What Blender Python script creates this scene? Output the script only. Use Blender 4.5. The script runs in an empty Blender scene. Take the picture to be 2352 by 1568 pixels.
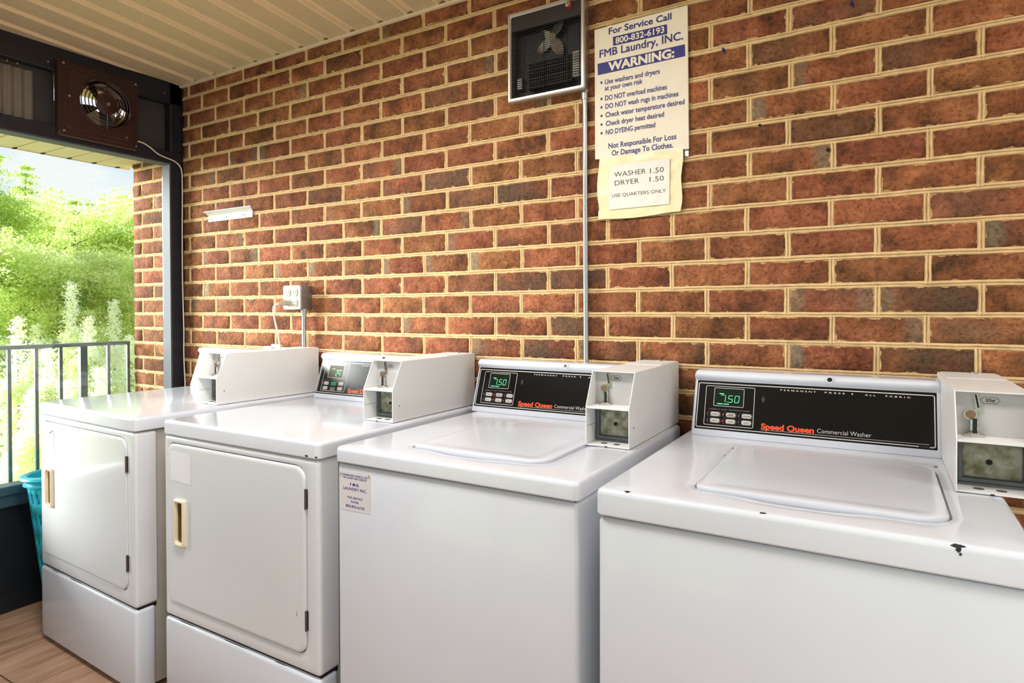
import bpy, bmesh, math, random
from mathutils import Vector, Matrix, noise
PI = math.pi
rnd = random.Random(11)
scn = bpy.context.scene
col = scn.collection

# ------------------------------------------------------------------ camera
H = 1.253
F_PX, CY = 1431.69, 730.83
YAW, PIT, ROL = .5343, -.0122, -.0021
cam_d = bpy.data.cameras.new('camera'); cam = bpy.data.objects.new('camera', cam_d); col.objects.link(cam)
cam_d.sensor_width = 36; cam_d.lens = F_PX / 2352 * 36; cam_d.shift_y = (CY - 784) / 2352
cam_d.clip_start = .02; cam_d.clip_end = 500
r = Vector((math.cos(YAW), math.sin(YAW), 0)); fw = Vector((-math.sin(YAW), math.cos(YAW), 0)); up = Vector((0, 0, 1))
fw2 = fw * math.cos(PIT) + up * math.sin(PIT); up2 = up * math.cos(PIT) - fw * math.sin(PIT)
r3 = r * math.cos(ROL) + up2 * math.sin(ROL); up3 = up2 * math.cos(ROL) - r * math.sin(ROL)
m = Matrix((r3, up3, -fw2)).transposed().to_4x4(); m.translation = Vector((2.9967, -1.8782, H))
cam.matrix_world = m
scn.camera = cam

# ------------------------------------------------------------------ world, sun, fill lamps, exposure
w = bpy.data.worlds.new('sky'); scn.world = w; w.use_nodes = True
nt = w.node_tree; nt.nodes.clear()
def N(nt, t, **k):
    n = nt.nodes.new(t)
    for a, b in k.items(): setattr(n, a, b)
    return n
out = N(nt, 'ShaderNodeOutputWorld'); bg = N(nt, 'ShaderNodeBackground')
tc = N(nt, 'ShaderNodeTexCoord'); sep = N(nt, 'ShaderNodeSeparateXYZ')
grad = N(nt, 'ShaderNodeValToRGB'); grad.color_ramp.elements[0].color = (.47, .60, .76, 1); grad.color_ramp.elements[1].color = (.30, .44, .70, 1)
grad.color_ramp.elements[1].position = .75
mp = N(nt, 'ShaderNodeMapping'); mp.inputs['Scale'].default_value = (1.2, 1.2, 4.5)
cl = N(nt, 'ShaderNodeTexNoise'); cl.inputs['Scale'].default_value = 2.6; cl.inputs['Detail'].default_value = 6
cr = N(nt, 'ShaderNodeValToRGB'); cr.color_ramp.elements[0].position = .36; cr.color_ramp.elements[1].position = .56
mx = N(nt, 'ShaderNodeMixRGB'); mx.inputs[2].default_value = (.72, .73, .74, 1)
L = nt.links.new
L(tc.outputs['Generated'], sep.inputs[0]); L(sep.outputs['Z'], grad.inputs[0])
L(tc.outputs['Generated'], mp.inputs[0]); L(mp.outputs[0], cl.inputs[0]); L(cl.outputs[0], cr.inputs[0])
gm_ = N(nt, 'ShaderNodeMixRGB'); gm_.inputs[2].default_value = (.50, .52, .44, 1); lt_ = N(nt, 'ShaderNodeMath', operation='LESS_THAN'); lt_.inputs[1].default_value = -.02
L(sep.outputs['Z'], lt_.inputs[0]); L(lt_.outputs[0], gm_.inputs[0])
L(cr.outputs[0], mx.inputs[0]); L(grad.outputs[0], mx.inputs[1]); L(mx.outputs[0], gm_.inputs[1]); L(gm_.outputs[0], bg.inputs[0]); L(bg.outputs[0], out.inputs[0])
bg.inputs[1].default_value = 1.0

def light(name, kind, loc, energy, color, rot=None, target=None, **k):
    d = bpy.data.lights.new(name, kind); d.energy = energy; d.color = color
    for a, b in k.items(): setattr(d, a, b)
    o = bpy.data.objects.new(name, d); col.objects.link(o); o.location = loc
    if target is not None: o.rotation_euler = (Vector(target) - Vector(loc)).to_track_quat('-Z', 'Y').to_euler()
    elif rot: o.rotation_euler = rot
    return o
# hazy sun, coming in low through the glazed left side
light('sun', 'SUN', (-7, -3.8, 3.5), 9.4, (1, .98, .95), target=(0, 0, 1.6), angle=math.radians(28))
# unseen lamps added to brighten the room (their fixtures are built below, behind the camera's view)
FILL_LAMPS = [(1.75, -1.22), (4.2, -1.15)]
for i, (lx, ly) in enumerate(FILL_LAMPS):
    light('fill_light', 'AREA', (lx, ly, 2.30), (20, 10)[i], (.97, .98, 1), rot=(0, 0, 0), shape='RECTANGLE', size=1.15, size_y=.28)
scn.view_settings.view_transform = 'Standard'
scn.view_settings.look = 'None'
scn.view_settings.exposure = 0.55
scn.view_settings.gamma = 1
scn.view_settings.use_curve_mapping = False

# ------------------------------------------------------------------ helpers
def s2l(c):
    return tuple(((x / 255) / 12.92 if x / 255 <= .04045 else ((x / 255 + .055) / 1.055) ** 2.4) for x in c) + (1,)

def mat(name, rgb, rough=.5, metal=0, bump=0, bscale=60, var=0, vscale=8, emit=0, coat=0, spec=.5, var2=None):
    """procedural principled material; var mixes a second tone with noise"""
    m = bpy.data.materials.new(name); m.use_nodes = True
    nt = m.node_tree; b = nt.nodes['Principled BSDF']; L = nt.links.new
    c = s2l(rgb)
    b.inputs['Base Color'].default_value = c
    b.inputs['Roughness'].default_value = rough; b.inputs['Metallic'].default_value = metal
    b.inputs['Specular IOR Level'].default_value = spec
    if coat: b.inputs['Coat Weight'].default_value = coat; b.inputs['Coat Roughness'].default_value = .08
    if emit: b.inputs['Emission Color'].default_value = c; b.inputs['Emission Strength'].default_value = emit
    tc = N(nt, 'ShaderNodeTexCoord')
    n = N(nt, 'ShaderNodeTexNoise'); n.inputs['Scale'].default_value = vscale; n.inputs['Detail'].default_value = 5
    L(tc.outputs['Object'], n.inputs[0])
    if var:
        r_ = N(nt, 'ShaderNodeValToRGB'); r_.color_ramp.elements[0].position = .3; r_.color_ramp.elements[1].position = .7
        c2 = s2l(var2) if var2 else tuple(x * (1 - var) for x in c[:3]) + (1,)
        r_.color_ramp.elements[0].color = c2; r_.color_ramp.elements[1].color = c
        L(n.outputs[0], r_.inputs[0]); L(r_.outputs[0], b.inputs['Base Color'])
    if bump:
        n2 = N(nt, 'ShaderNodeTexNoise'); n2.inputs['Scale'].default_value = bscale; n2.inputs['Detail'].default_value = 4
        bp = N(nt, 'ShaderNodeBump'); bp.inputs['Strength'].default_value = bump; bp.inputs['Distance'].default_value = .002
        L(tc.outputs['Object'], n2.inputs[0]); L(n2.outputs[0], bp.inputs['Height']); L(bp.outputs[0], b.inputs['Normal'])
    return m

ENAMEL = mat('white_enamel', (216, 220, 228), .16, bump=.05, bscale=240, var=.05, vscale=3, coat=.3)
ENAMEL_WARM = mat('cream_enamel', (220, 222, 225), .2, bump=.05, bscale=240, var=.06, vscale=3, coat=.3)
BOXPAINT = mat('white_box_paint', (230, 229, 227), .45, bump=.12, bscale=500, var=.04, vscale=6)
BOXIN = mat('box_inner_paint', (192, 190, 188), .5, bump=.1, bscale=500, var=.06, vscale=10)
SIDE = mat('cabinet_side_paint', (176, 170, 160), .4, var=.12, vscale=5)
SEAM = mat('dark_seam', (26, 24, 22), .8)
BLACK = mat('black_plate', (12, 11, 12), .22, spec=.3)
BLACKG = mat('black_gloss_print', (9, 8, 8), .15)
LINE = mat('white_print', (205, 200, 196), .5)
GREYP = mat('grey_print', (105, 100, 98), .5)
ORANGE = mat('orange_print', (233, 74, 22), .5)
BUTTON = mat('button_grey', (190, 186, 178), .5)
DARKP = mat('dark_print', (40, 38, 38), .6)
GREEN_ON = mat('green_display_light', (120, 240, 170), .5, emit=.75)
GREEN_BTN = mat('green_button', (30, 130, 75), .4, emit=.15)
SCREEN = mat('display_glass', (22, 34, 26), .35, spec=.1)
SCREEN2 = mat('display_glass_olive', (74, 72, 48), .35, spec=.1)
RED_ON = mat('red_indicator', (240, 30, 60), .4, emit=.9)
CREAM = mat('cream_plastic', (232, 218, 186), .4, var=.08)
CREAMD = mat('cream_plastic_shaded', (116, 98, 62), .5, var=.15)  # darkened cream plastic, shade of the hollow put into the colour
STEEL = mat('steel', (190, 190, 188), .28, 1, bump=.05)
CHROME = mat('chrome', (200, 196, 188), .15, 1)
ALU = mat('aluminium_frame', (182, 172, 162), .35, .75, bump=.05)
GALV = mat('galvanised_metal', (140, 136, 128), .45, .6, var=.25, vscale=30)
DIRTY = mat('dirty_vault_plate', (176, 176, 158), .5, .15, bump=.3, bscale=90, var=.4, vscale=55, var2=(104, 100, 62))
VAULTEDGE = mat('vault_edge_metal', (104, 110, 108), .45, .4, var=.3, vscale=60)
HINGE = mat('hinge_metal', (96, 86, 84), .35, .7)
CHIP = mat('bare_chip', (24, 22, 26), .7)
GRIME = mat('grime', (92, 84, 72), .9, var=.3, vscale=80)
FRAME = mat('dark_frame_paint', (30, 32, 42), .35, bump=.1, bscale=60, var=.2, vscale=14)
LOWPANEL = mat('dark_lower_panel', (24, 27, 32), .38, bump=.15, bscale=90, var=.2, vscale=10)
SILVER = mat('window_jamb_aluminium', (104, 108, 114), .6, spec=.15)
SILLM = mat('sill_skylit', (52, 74, 84), .3, var=.15)  # sky light on the sill put into its teal colour
MAROON = mat('fan_housing_brown', (56, 30, 31), .32, bump=.1, bscale=50, var=.2, vscale=12)
WHITEPL = mat('white_plastic', (236, 234, 228), .4)
PLATE_W = mat('cover_plate_white', (178, 178, 176), .4)
SOCK = mat('outlet_ivory', (176, 168, 140), .4)
SIGNM = mat('sign_cream', (234, 222, 200), .55, var=.07, vscale=14)
BLUE = mat('sign_blue', (34, 32, 112), .55)
BLUE2 = mat('sticker_blue', (48, 40, 130), .55)
SLEEVE = mat('yellowed_sleeve', (236, 220, 182), .35, bump=.5, bscale=26, var=.3, vscale=26, var2=(232, 214, 164))
PAPER = mat('notice_paper', (238, 226, 214), .6, bump=.3, bscale=30, var=.1, vscale=22)
INK = mat('ink', (58, 46, 40), .6)
STICKER = mat('sticker_white', (216, 212, 214), .4)
BEIGE = mat('blank_sticker_beige', (206, 198, 184), .6, var=.05)
BLUEANCHOR = mat('blue_anchor', (40, 44, 110), .5)
SCREW = mat('screw_dark', (34, 36, 44), .3, .5)
HEATER_D = mat('heater_dark', (32, 27, 25), .45, .2)
ROD = mat('grille_rod', (22, 19, 18), .4, .4)
FIN = mat('element_fin', (48, 38, 38), .5, .4)
BLADE = mat('fan_blade_aluminium', (176, 170, 166), .3, .85)
RAIL = mat('rail_paint', (80, 94, 90), .4, var=.2)
TEAL = mat('teal_plastic', (44, 178, 196), .35, var=.08)
TRIMM = mat('soffit_trim', (230, 208, 178), .45, var=.06)
LAMPM = mat('fill_lamp_diffuser', (255, 248, 238), .5, emit=4)  # glow of the unseen lamps added for fill
WALLP = mat('painted_wall', (206, 200, 190), .8, bump=.1)
CORDM = mat('cream_cord', (214, 200, 178), .5)

def mesh(name, verts, faces, m, parent=None, smooth=None, loc=None, mats=None, midx=None):
    me = bpy.data.meshes.new(name); me.from_pydata([tuple(v) for v in verts], [], faces); me.update()
    o = bpy.data.objects.new(name, me); col.objects.link(o)
    me.materials.append(m)
    if mats:
        for q in mats: me.materials.append(q)
        if midx:
            for p, i in zip(me.polygons, midx): p.material_index = i
    if smooth is not None:
        me.polygons.foreach_set('use_smooth', [True] * len(me.polygons)); me.set_sharp_from_angle(angle=math.radians(smooth))
    if parent: o.parent = parent
    if loc: o.location = loc
    return o

class G:
    """collects shapes into one mesh"""
    def __init__(s): s.v = []; s.f = []
    def add(s, vs, fs):
        k = len(s.v); s.v += [tuple(v) for v in vs]; s.f += [tuple(i + k for i in f) for f in fs]; return s
    def box(s, x0, x1, y0, y1, z0, z1, b=0):
        if b:
            bm = bmesh.new(); bmesh.ops.create_cube(bm, size=1)
            for v in bm.verts: v.co = Vector(((x0 + x1) / 2 + v.co.x * (x1 - x0), (y0 + y1) / 2 + v.co.y * (y1 - y0), (z0 + z1) / 2 + v.co.z * (z1 - z0)))
            bmesh.ops.bevel(bm, geom=bm.edges[:], offset=b, segments=3 if b > .004 else 2, affect='EDGES', profile=.5)
            s.bm(bm); return s
        return s.add([(x0, y0, z0), (x1, y0, z0), (x1, y1, z0), (x0, y1, z0), (x0, y0, z1), (x1, y0, z1), (x1, y1, z1), (x0, y1, z1)],
                     [(0, 3, 2, 1), (4, 5, 6, 7), (0, 1, 5, 4), (1, 2, 6, 5), (2, 3, 7, 6), (3, 0, 4, 7)])
    def bm(s, bm):
        bm.verts.index_update(); s.add([v.co.copy() for v in bm.verts], [[v.index for v in f.verts] for f in bm.faces]); bm.free(); return s
    def quad(s, a, b, c, d): return s.add([a, b, c, d], [(0, 1, 2, 3)])
    def loft(s, loops, cap0=False, cap1=False):
        n = len(loops[0]); k = len(s.v)
        for l in loops: s.v += [tuple(p) for p in l]
        for i in range(len(loops) - 1):
            for j in range(n):
                a = k + i * n + j; b = k + i * n + (j + 1) % n
                s.f.append((a, b, b + n, a + n))
        if cap0: s.f.append(tuple(k + j for j in reversed(range(n))))
        if cap1: s.f.append(tuple(k + (len(loops) - 1) * n + j for j in range(n)))
        return s
    def tube(s, pts, rad, n=10, cap=True):
        pts = [Vector(p) for p in pts]; loops = []; prev = None
        for i, p in enumerate(pts):
            t = (pts[min(i + 1, len(pts) - 1)] - pts[max(i - 1, 0)]).normalized()
            if prev is None:
                a = Vector((0, 0, 1)) if abs(t.z) < .9 else Vector((1, 0, 0)); prev = (a - t * a.dot(t)).normalized()
            prev = (prev - t * prev.dot(t)).normalized(); q = t.cross(prev)
            rr = rad[i] if isinstance(rad, (list, tuple)) else rad
            loops.append([p + (prev * math.cos(2 * PI * j / n) + q * math.sin(2 * PI * j / n)) * rr for j in range(n)])
        return s.loft(loops, cap, cap)
    def disc(s, c, axis, rad, h, n=20):
        c = Vector(c); axis = Vector(axis).normalized()
        return s.tube([c, c + axis * h], rad, n)
    def out(s, name, m, parent=None, smooth=None, **k): return mesh(name, s.v, s.f, m, parent, smooth, **k)

def tag(o, label=None, cat=None, group=None, kind=None):
    if label: o['label'] = label
    if cat: o['category'] = cat
    if group: o['group'] = group
    if kind: o['kind'] = kind
    return o
def thing(name, loc=(0, 0, 0), rz=0, **k):
    o = bpy.data.objects.new(name, None); col.objects.link(o); o.location = loc; o.rotation_euler = (0, 0, rz); o.empty_display_size = .1
    return tag(o, **k)

def rr(x0, x1, y0, y1, rad, n=6, ms=10):
    """rounded rectangle loop in 2D, fixed point count; rad = one radius or four (x0y0, x1y0, x1y1, x0y1)"""
    if not isinstance(rad, (list, tuple)): rad = [rad] * 4
    cs = [(x0 + rad[0], y0 + rad[0], PI), (x1 - rad[1], y0 + rad[1], 1.5 * PI), (x1 - rad[2], y1 - rad[2], 0), (x0 + rad[3], y1 - rad[3], .5 * PI)]
    pts = []
    for q in range(4):
        cx, cy, a = cs[q]
        arc = [(cx + rad[q] * math.cos(a + PI / 2 * i / n), cy + rad[q] * math.sin(a + PI / 2 * i / n)) for i in range(n + 1)]
        pts += arc
        nx, ny, na = cs[(q + 1) % 4]; rn = rad[(q + 1) % 4]
        e = (nx + rn * math.cos(na), ny + rn * math.sin(na)); b = arc[-1]
        for i in range(1, ms): pts.append((b[0] + (e[0] - b[0]) * i / ms, b[1] + (e[1] - b[1]) * i / ms))
    return pts

_tc = {}
def text_mesh(t, bold=0):
    if (t, bold) in _tc: return _tc[(t, bold)]
    c = bpy.data.curves.new('lettering', 'FONT'); c.body = t; c.size = 1; c.offset = bold; c.resolution_u = 3
    o = bpy.data.objects.new('lettering', c); col.objects.link(o)
    dg = bpy.context.evaluated_depsgraph_get(); dg.update()
    me = o.evaluated_get(dg).to_mesh()
    vs = [v.co.copy() for v in me.vertices]; fs = [tuple(p.vertices) for p in me.polygons]
    o.evaluated_get(dg).to_mesh_clear(); bpy.data.objects.remove(o); bpy.data.curves.remove(c)
    _tc[(t, bold)] = (vs, fs); return vs, fs
CAP = max(v.y for v in text_mesh('H')[0])
def lettering(t, x0, x1, base, cap, m, parent, place, bold=0, name='lettering'):
    """text stretched to run from x0 to x1 on a baseline, cap height given; place(u, v) -> 3D point"""
    vs, fs = text_mesh(t, bold)
    a = min(v.x for v in vs); b = max(v.x for v in vs)
    return mesh(name, [place(x0 + (v.x - a) / (b - a) * (x1 - x0), base + v.y / CAP * cap) for v in vs], fs, m, parent)
def outline(x0, x1, y0, y1, rad, wd, place, m, parent, name, n=4):
    a = rr(x0, x1, y0, y1, rad, n, 1); b = rr(x0 + wd, x1 - wd, y0 + wd, y1 - wd, max(rad - wd, .0002), n, 1)
    k = len(a)
    return mesh(name, [place(*p) for p in a + b], [(i, (i + 1) % k, k + (i + 1) % k, k + i) for i in range(k)], m, parent)
def patch(pts, place, m, parent, name): return mesh(name, [place(*p) for p in pts], [tuple(range(len(pts)))], m, parent)
def blob(cx, cy, rx, ry, n=11, seed=0, jit=.35):
    q = random.Random(seed); return [(cx + rx * math.cos(2 * PI * i / n) * (1 + q.uniform(-jit, jit)), cy + ry * math.sin(2 * PI * i / n) * (1 + q.uniform(-jit, jit))) for i in range(n)]

# ------------------------------------------------------------------ brick wall
BL, CH = .2137, .07765          # brick length and course height with joints
Z0 = 1.2402                     # bed joint at camera level
JB = .0150                      # joint width
def brick_mat():
    m = bpy.data.materials.new('brick'); m.use_nodes = True; nt = m.node_tree; b = nt.nodes['Principled BSDF']; L = nt.links.new
    tc = N(nt, 'ShaderNodeTexCoord'); oi = N(nt, 'ShaderNodeObjectInfo'); geo = N(nt, 'ShaderNodeNewGeometry')
    rv = N(nt, 'ShaderNodeAttribute', attribute_name='brick_rand')
    sepc = N(nt, 'ShaderNodeSeparateColor'); L(oi.outputs['Color'], sepc.inputs[0])
    # per-brick random = object random + face attribute (for the joined ones)
    rs = N(nt, 'ShaderNodeMath', operation='ADD'); L(oi.outputs['Random'], rs.inputs[0]); L(rv.outputs['Fac'], rs.inputs[1])
    off = N(nt, 'ShaderNodeVectorMath', operation='MULTIPLY_ADD'); cmb = N(nt, 'ShaderNodeCombineXYZ')
    for i in range(3): L(rs.outputs[0], cmb.inputs[i])
    L(cmb.outputs[0], off.inputs[0]); off.inputs[1].default_value = (17, 31, 23); L(tc.outputs['Object'], off.inputs[2])
    n1 = N(nt, 'ShaderNodeTexNoise'); n1.inputs['Scale'].default_value = 13; n1.inputs['Detail'].default_value = 5; n1.inputs['Roughness'].default_value = .62; L(off.outputs[0], n1.inputs[0])
    n2 = N(nt, 'ShaderNodeTexNoise'); n2.inputs['Scale'].default_value = 95; n2.inputs['Detail'].default_value = 6; n2.inputs['Roughness'].default_value = .7; L(off.outputs[0], n2.inputs[0])
    n3 = N(nt, 'ShaderNodeTexNoise'); n3.inputs['Scale'].default_value = 5; n3.inputs['Detail'].default_value = 2; L(off.outputs[0], n3.inputs[0])
    r1 = N(nt, 'ShaderNodeValToRGB'); e = r1.color_ramp.elements
    e[0].position = .3; e[0].color = s2l((92, 62, 43)); e[1].position = .68; e[1].color = s2l((186, 119, 80))
    k = e.new(.47); k.color = s2l((148, 90, 58))
    L(n1.outputs[0], r1.inputs[0])
    # fine dark pits
    r2 = N(nt, 'ShaderNodeValToRGB'); e = r2.color_ramp.elements; e[0].position = .33; e[0].color = (.32, .27, .25, 1); e[1].position = .53; e[1].color = (1, 1, 1, 1)
    L(n2.outputs[0], r2.inputs[0])
    mu = N(nt, 'ShaderNodeMixRGB', blend_type='MULTIPLY'); mu.inputs[0].default_value = .8; L(r2.outputs[0], mu.inputs[2])
    # flashed grey-brown areas: amount from object colour red, plus noise
    fa = N(nt, 'ShaderNodeMath', operation='ADD'); L(n3.outputs[0], fa.inputs[0]); L(sepc.outputs[0], fa.inputs[1])
    fr = N(nt, 'ShaderNodeMapRange'); fr.inputs[1].default_value = .62; fr.inputs[2].default_value = .95; L(fa.outputs[0], fr.inputs[0])
    mg = N(nt, 'ShaderNodeMixRGB'); mg.inputs[2].default_value = s2l((112, 88, 68)); L(fr.outputs[0], mg.inputs[0]); L(r1.outputs[0], mg.inputs[1])
    # grey end band: green = left end, blue = right end
    sx = N(nt, 'ShaderNodeSeparateXYZ'); L(tc.outputs['Object'], sx.inputs[0])
    nb = N(nt, 'ShaderNodeMath', operation='MULTIPLY_ADD'); L(n1.outputs[0], nb.inputs[0]); nb.inputs[1].default_value = .05; L(sx.outputs[0], nb.inputs[2])
    lft = N(nt, 'ShaderNodeMapRange'); lft.inputs[1].default_value = -.030; lft.inputs[2].default_value = -.052; L(nb.outputs[0], lft.inputs[0])
    rgt = N(nt, 'ShaderNodeMapRange'); rgt.inputs[1].default_value = .078; rgt.inputs[2].default_value = .100; L(nb.outputs[0], rgt.inputs[0])
    ml = N(nt, 'ShaderNodeMath', operation='MULTIPLY'); L(lft.outputs[0], ml.inputs[0]); L(sepc.outputs[1], ml.inputs[1])
    mr = N(nt, 'ShaderNodeMath', operation='MULTIPLY'); L(rgt.outputs[0], mr.inputs[0]); L(sepc.outputs[2], mr.inputs[1])
    ad = N(nt, 'ShaderNodeMath', operation='ADD', use_clamp=True); L(ml.outputs[0], ad.inputs[0]); L(mr.outputs[0], ad.inputs[1])
    me = N(nt, 'ShaderNodeMixRGB'); me.inputs[2].default_value = s2l((150, 130, 104)); L(ad.outputs[0], me.inputs[0]); L(mg.outputs[0], me.inputs[1])
    sz_ = sx.outputs[2]
    def M(op, a, bb=None, c=None):
        n = N(nt, 'ShaderNodeMath', operation=op)
        for i, q in enumerate((a, bb, c)):
            if q is None: continue
            if isinstance(q, (int, float)): n.inputs[i].default_value = q
            else: L(q, n.inputs[i])
        return n.outputs[0]
    n4 = N(nt, 'ShaderNodeTexNoise'); n4.inputs['Scale'].default_value = 42; n4.inputs['Detail'].default_value = 4; L(off.outputs[0], n4.inputs[0])
    ex_ = M('SUBTRACT', (BL - JB) / 2, M('ABSOLUTE', sx.outputs[0])); ez_ = M('SUBTRACT', (CH - JB) / 2, M('ABSOLUTE', sz_))
    ed = M('MINIMUM', ex_, ez_)
    thr = M('MULTIPLY', M('MAXIMUM', M('SUBTRACT', n4.outputs[0], .50), 0), .026)
    smear = M('MULTIPLY', M('LESS_THAN', ed, thr), oi.outputs['Alpha'])
    msm = N(nt, 'ShaderNodeMixRGB'); msm.inputs[2].default_value = s2l((214, 178, 122)); L(smear, msm.inputs[0])
    # per brick value shift
    hs = N(nt, 'ShaderNodeHueSaturation'); fr2 = N(nt, 'ShaderNodeMath', operation='FRACT'); rs7 = N(nt, 'ShaderNodeMath', operation='MULTIPLY'); rs7.inputs[1].default_value = 7.3
    L(rs.outputs[0], rs7.inputs[0]); L(rs7.outputs[0], fr2.inputs[0])
    mv = N(nt, 'ShaderNodeMapRange'); mv.inputs[3].default_value = .8; mv.inputs[4].default_value = 1.16; L(fr2.outputs[0], mv.inputs[0]); L(mv.outputs[0], hs.inputs['Value'])
    mh = N(nt, 'ShaderNodeMapRange'); mh.inputs[3].default_value = .492; mh.inputs[4].default_value = .508; L(oi.outputs['Random'], mh.inputs[0]); L(mh.outputs[0], hs.inputs['Hue'])
    L(me.outputs[0], mu.inputs[1]); L(mu.outputs[0], hs.inputs['Color']); L(hs.outputs[0], msm.inputs[1]); L(msm.outputs[0], b.inputs['Base Color'])
    b.inputs['Roughness'].default_value = .88; b.inputs['Specular IOR Level'].default_value = .25
    n5 = N(nt, 'ShaderNodeTexNoise'); n5.inputs['Scale'].default_value = 38; n5.inputs['Detail'].default_value = 5; n5.inputs['Roughness'].default_value = .65; n5.inputs['Distortion'].default_value = .35; L(off.outputs[0], n5.inputs[0])
    rg = M('ABSOLUTE', M('SUBTRACT', n5.outputs[0], .5))   # creased, crumbly face
    ba = N(nt, 'ShaderNodeMath', operation='MULTIPLY_ADD'); L(n2.outputs[0], ba.inputs[0]); ba.inputs[1].default_value = .35; L(M('ADD', M('MULTIPLY', n1.outputs[0], .6), M('MINIMUM', M('MULTIPLY', rg, 2.6), .3)), ba.inputs[2])
    bp = N(nt, 'ShaderNodeBump'); bp.inputs['Strength'].default_value = 1; bp.inputs['Distance'].default_value = .009
    L(ba.outputs[0], bp.inputs['Height']); L(bp.outputs[0], b.inputs['Normal'])
    return m
BRICK = brick_mat()
MORTAR = mat('mortar', (230, 197, 146), .95, bump=.9, bscale=170, var=.22, vscale=40)

def brick_variant(seed, ln, ht):
    """rough faced brick, x centred, face towards -y, back at y=+.03"""
    q = random.Random(seed)
    xs = [-ln / 2, -ln / 2 + .006, q.uniform(-.03, .03), ln / 2 - .006, ln / 2]; zs = [-ht / 2, -ht / 2 + .0055, ht / 2 - .0055, ht / 2]
    nx, nz = 4, 3; vs = []; fs = []
    for j, z in enumerate(zs):
        for i, x in enumerate(xs):
            edge = i in (0, nx) or j in (0, nz)
            y = .0045 + q.uniform(-.001, .001) if edge else q.uniform(-.0024, .0010)
            vs.append((x + q.uniform(-.0016, .0016), y, z + q.uniform(-.0012, .0012)))
    W = nx + 1
    for j in range(nz):
        for i in range(nx): a = j * W + i; fs.append((a, a + 1, a + 1 + W, a + W))
    rim = [(0, i) for i in range(nx)] + [(j, nx) for j in range(nz)] + [(nz, i) for i in range(nx, 0, -1)] + [(j, 0) for j in range(nz, 0, -1)]
    rim = [j * W + i for j, i in rim]; k = len(vs)
    for p in rim: vs.append((vs[p][0], .03, vs[p][2]))
    nr = len(rim)
    for i in range(nr): fs.append((rim[i], k + i, k + (i + 1) % nr, rim[(i + 1) % nr]))
    return vs, fs
def brick_mesh(seed, ln=BL - JB, ht=CH - JB):
    vs, fs = brick_variant(seed, ln, ht)
    me = bpy.data.meshes.new('brick'); me.from_pydata(vs, [], fs); me.update(); me.materials.append(BRICK)
    me.polygons.foreach_set('use_smooth', [True] * len(fs)); me.set_sharp_from_angle(angle=math.radians(50)); return me
BM = [brick_mesh(i) for i in range(14)]
HM = [brick_mesh(40 + i, BL / 2 - JB) for i in range(4)]

def dz(x, k): return -.004 * math.exp(-((x - 1.45) / .6) ** 2) + .004 * math.exp(-(x / .45) ** 2) * math.exp(-((k - 7) / 5) ** 2)
XL = -.052; XE_ = -.511
wall = thing('wall_back', (0, 0, 0), kind='structure')
KLOW, KTOP = -16, 15
XR = 3.85
def pz(x, z, y=0):   # project to picture pixels, used only to choose which bricks count as in view
    d = Vector((x, y, z)) - cam.location; zz = d.dot(fw2)
    return (1176 + F_PX * d.dot(r3) / zz, CY - F_PX * d.dot(up3) / zz)
GREY_ENDS = {}   # (k, x) picks read from the photograph: 'f' flashed dark, 'l'/'r' grey end
PICKS = [(6, 2.95, 'f', .30), (9, 2.68, 'f', .28), (10, 2.85, 'f', .22), (8, 3.08, 'f', .30), (3, 3.20, 'f', .25), (2, 3.28, 'l', 1), (2, 3.28, 'f', .12), (-2, 2.78, 'l', 1), (-2, 2.78, 'f', .15), (0, 2.78, 'f', .2), (0, 3.0, 'f', .24),
         (0, 3.25, 'f', .28), (-1, 3.25, 'f', .22), (-2, 3.25, 'f', .2), (11, 2.70, 'l', .9), (7, 2.75, 'l', .8), (7, 2.42, 'f', .2), (5, 2.77, 'r', .8), (10, 1.62, 'f', .33), (6, 1.70, 'f', .3), (5, 1.98, 'f', .42), (9, 1.68, 'f', .3),
         (5, 1.75, 'f', .3), (12, 1.12, 'f', .25), (13, 1.02, 'f', .25), (2, 1.80, 'l', .9), (2, 1.60, 'l', .7), (2, 1.40, 'l', .8), (4, 1.10, 'r', .8), (4, 1.28, 'f', .3), (1, 1.63, 'f', .3), (1, 1.85, 'f', .33), (1, 2.05, 'f', .33),
         (-2, 1.95, 'f', .35), (-2, 2.15, 'f', .3), (-2, 1.72, 'f', .2), (-2, 1.30, 'f', .3), (-1, 2.15, 'f', .25), (3, 1.98, 'f', .2), (1, .88, 'f', .25), (2, .93, 'l', .9), (2, .70, 'l', .6), (3, .50, 'r', .9), (1, .20, 'l', .9), (4, .22, 'r', .7),
         (2, -.02, 'f', .3), (-2, .95, 'f', .3), (0, .95, 'f', .22), (13, 2.8, 'f', .2), (-1, 2.7, 'f', .1), (4, 2.45, 'f', .2), (3, 2.15, 'f', .2), (8, 2.6, 'f', .1)]
stuff_v, stuff_f, stuff_r = [], [], []
indiv = 0
rows = []
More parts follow.
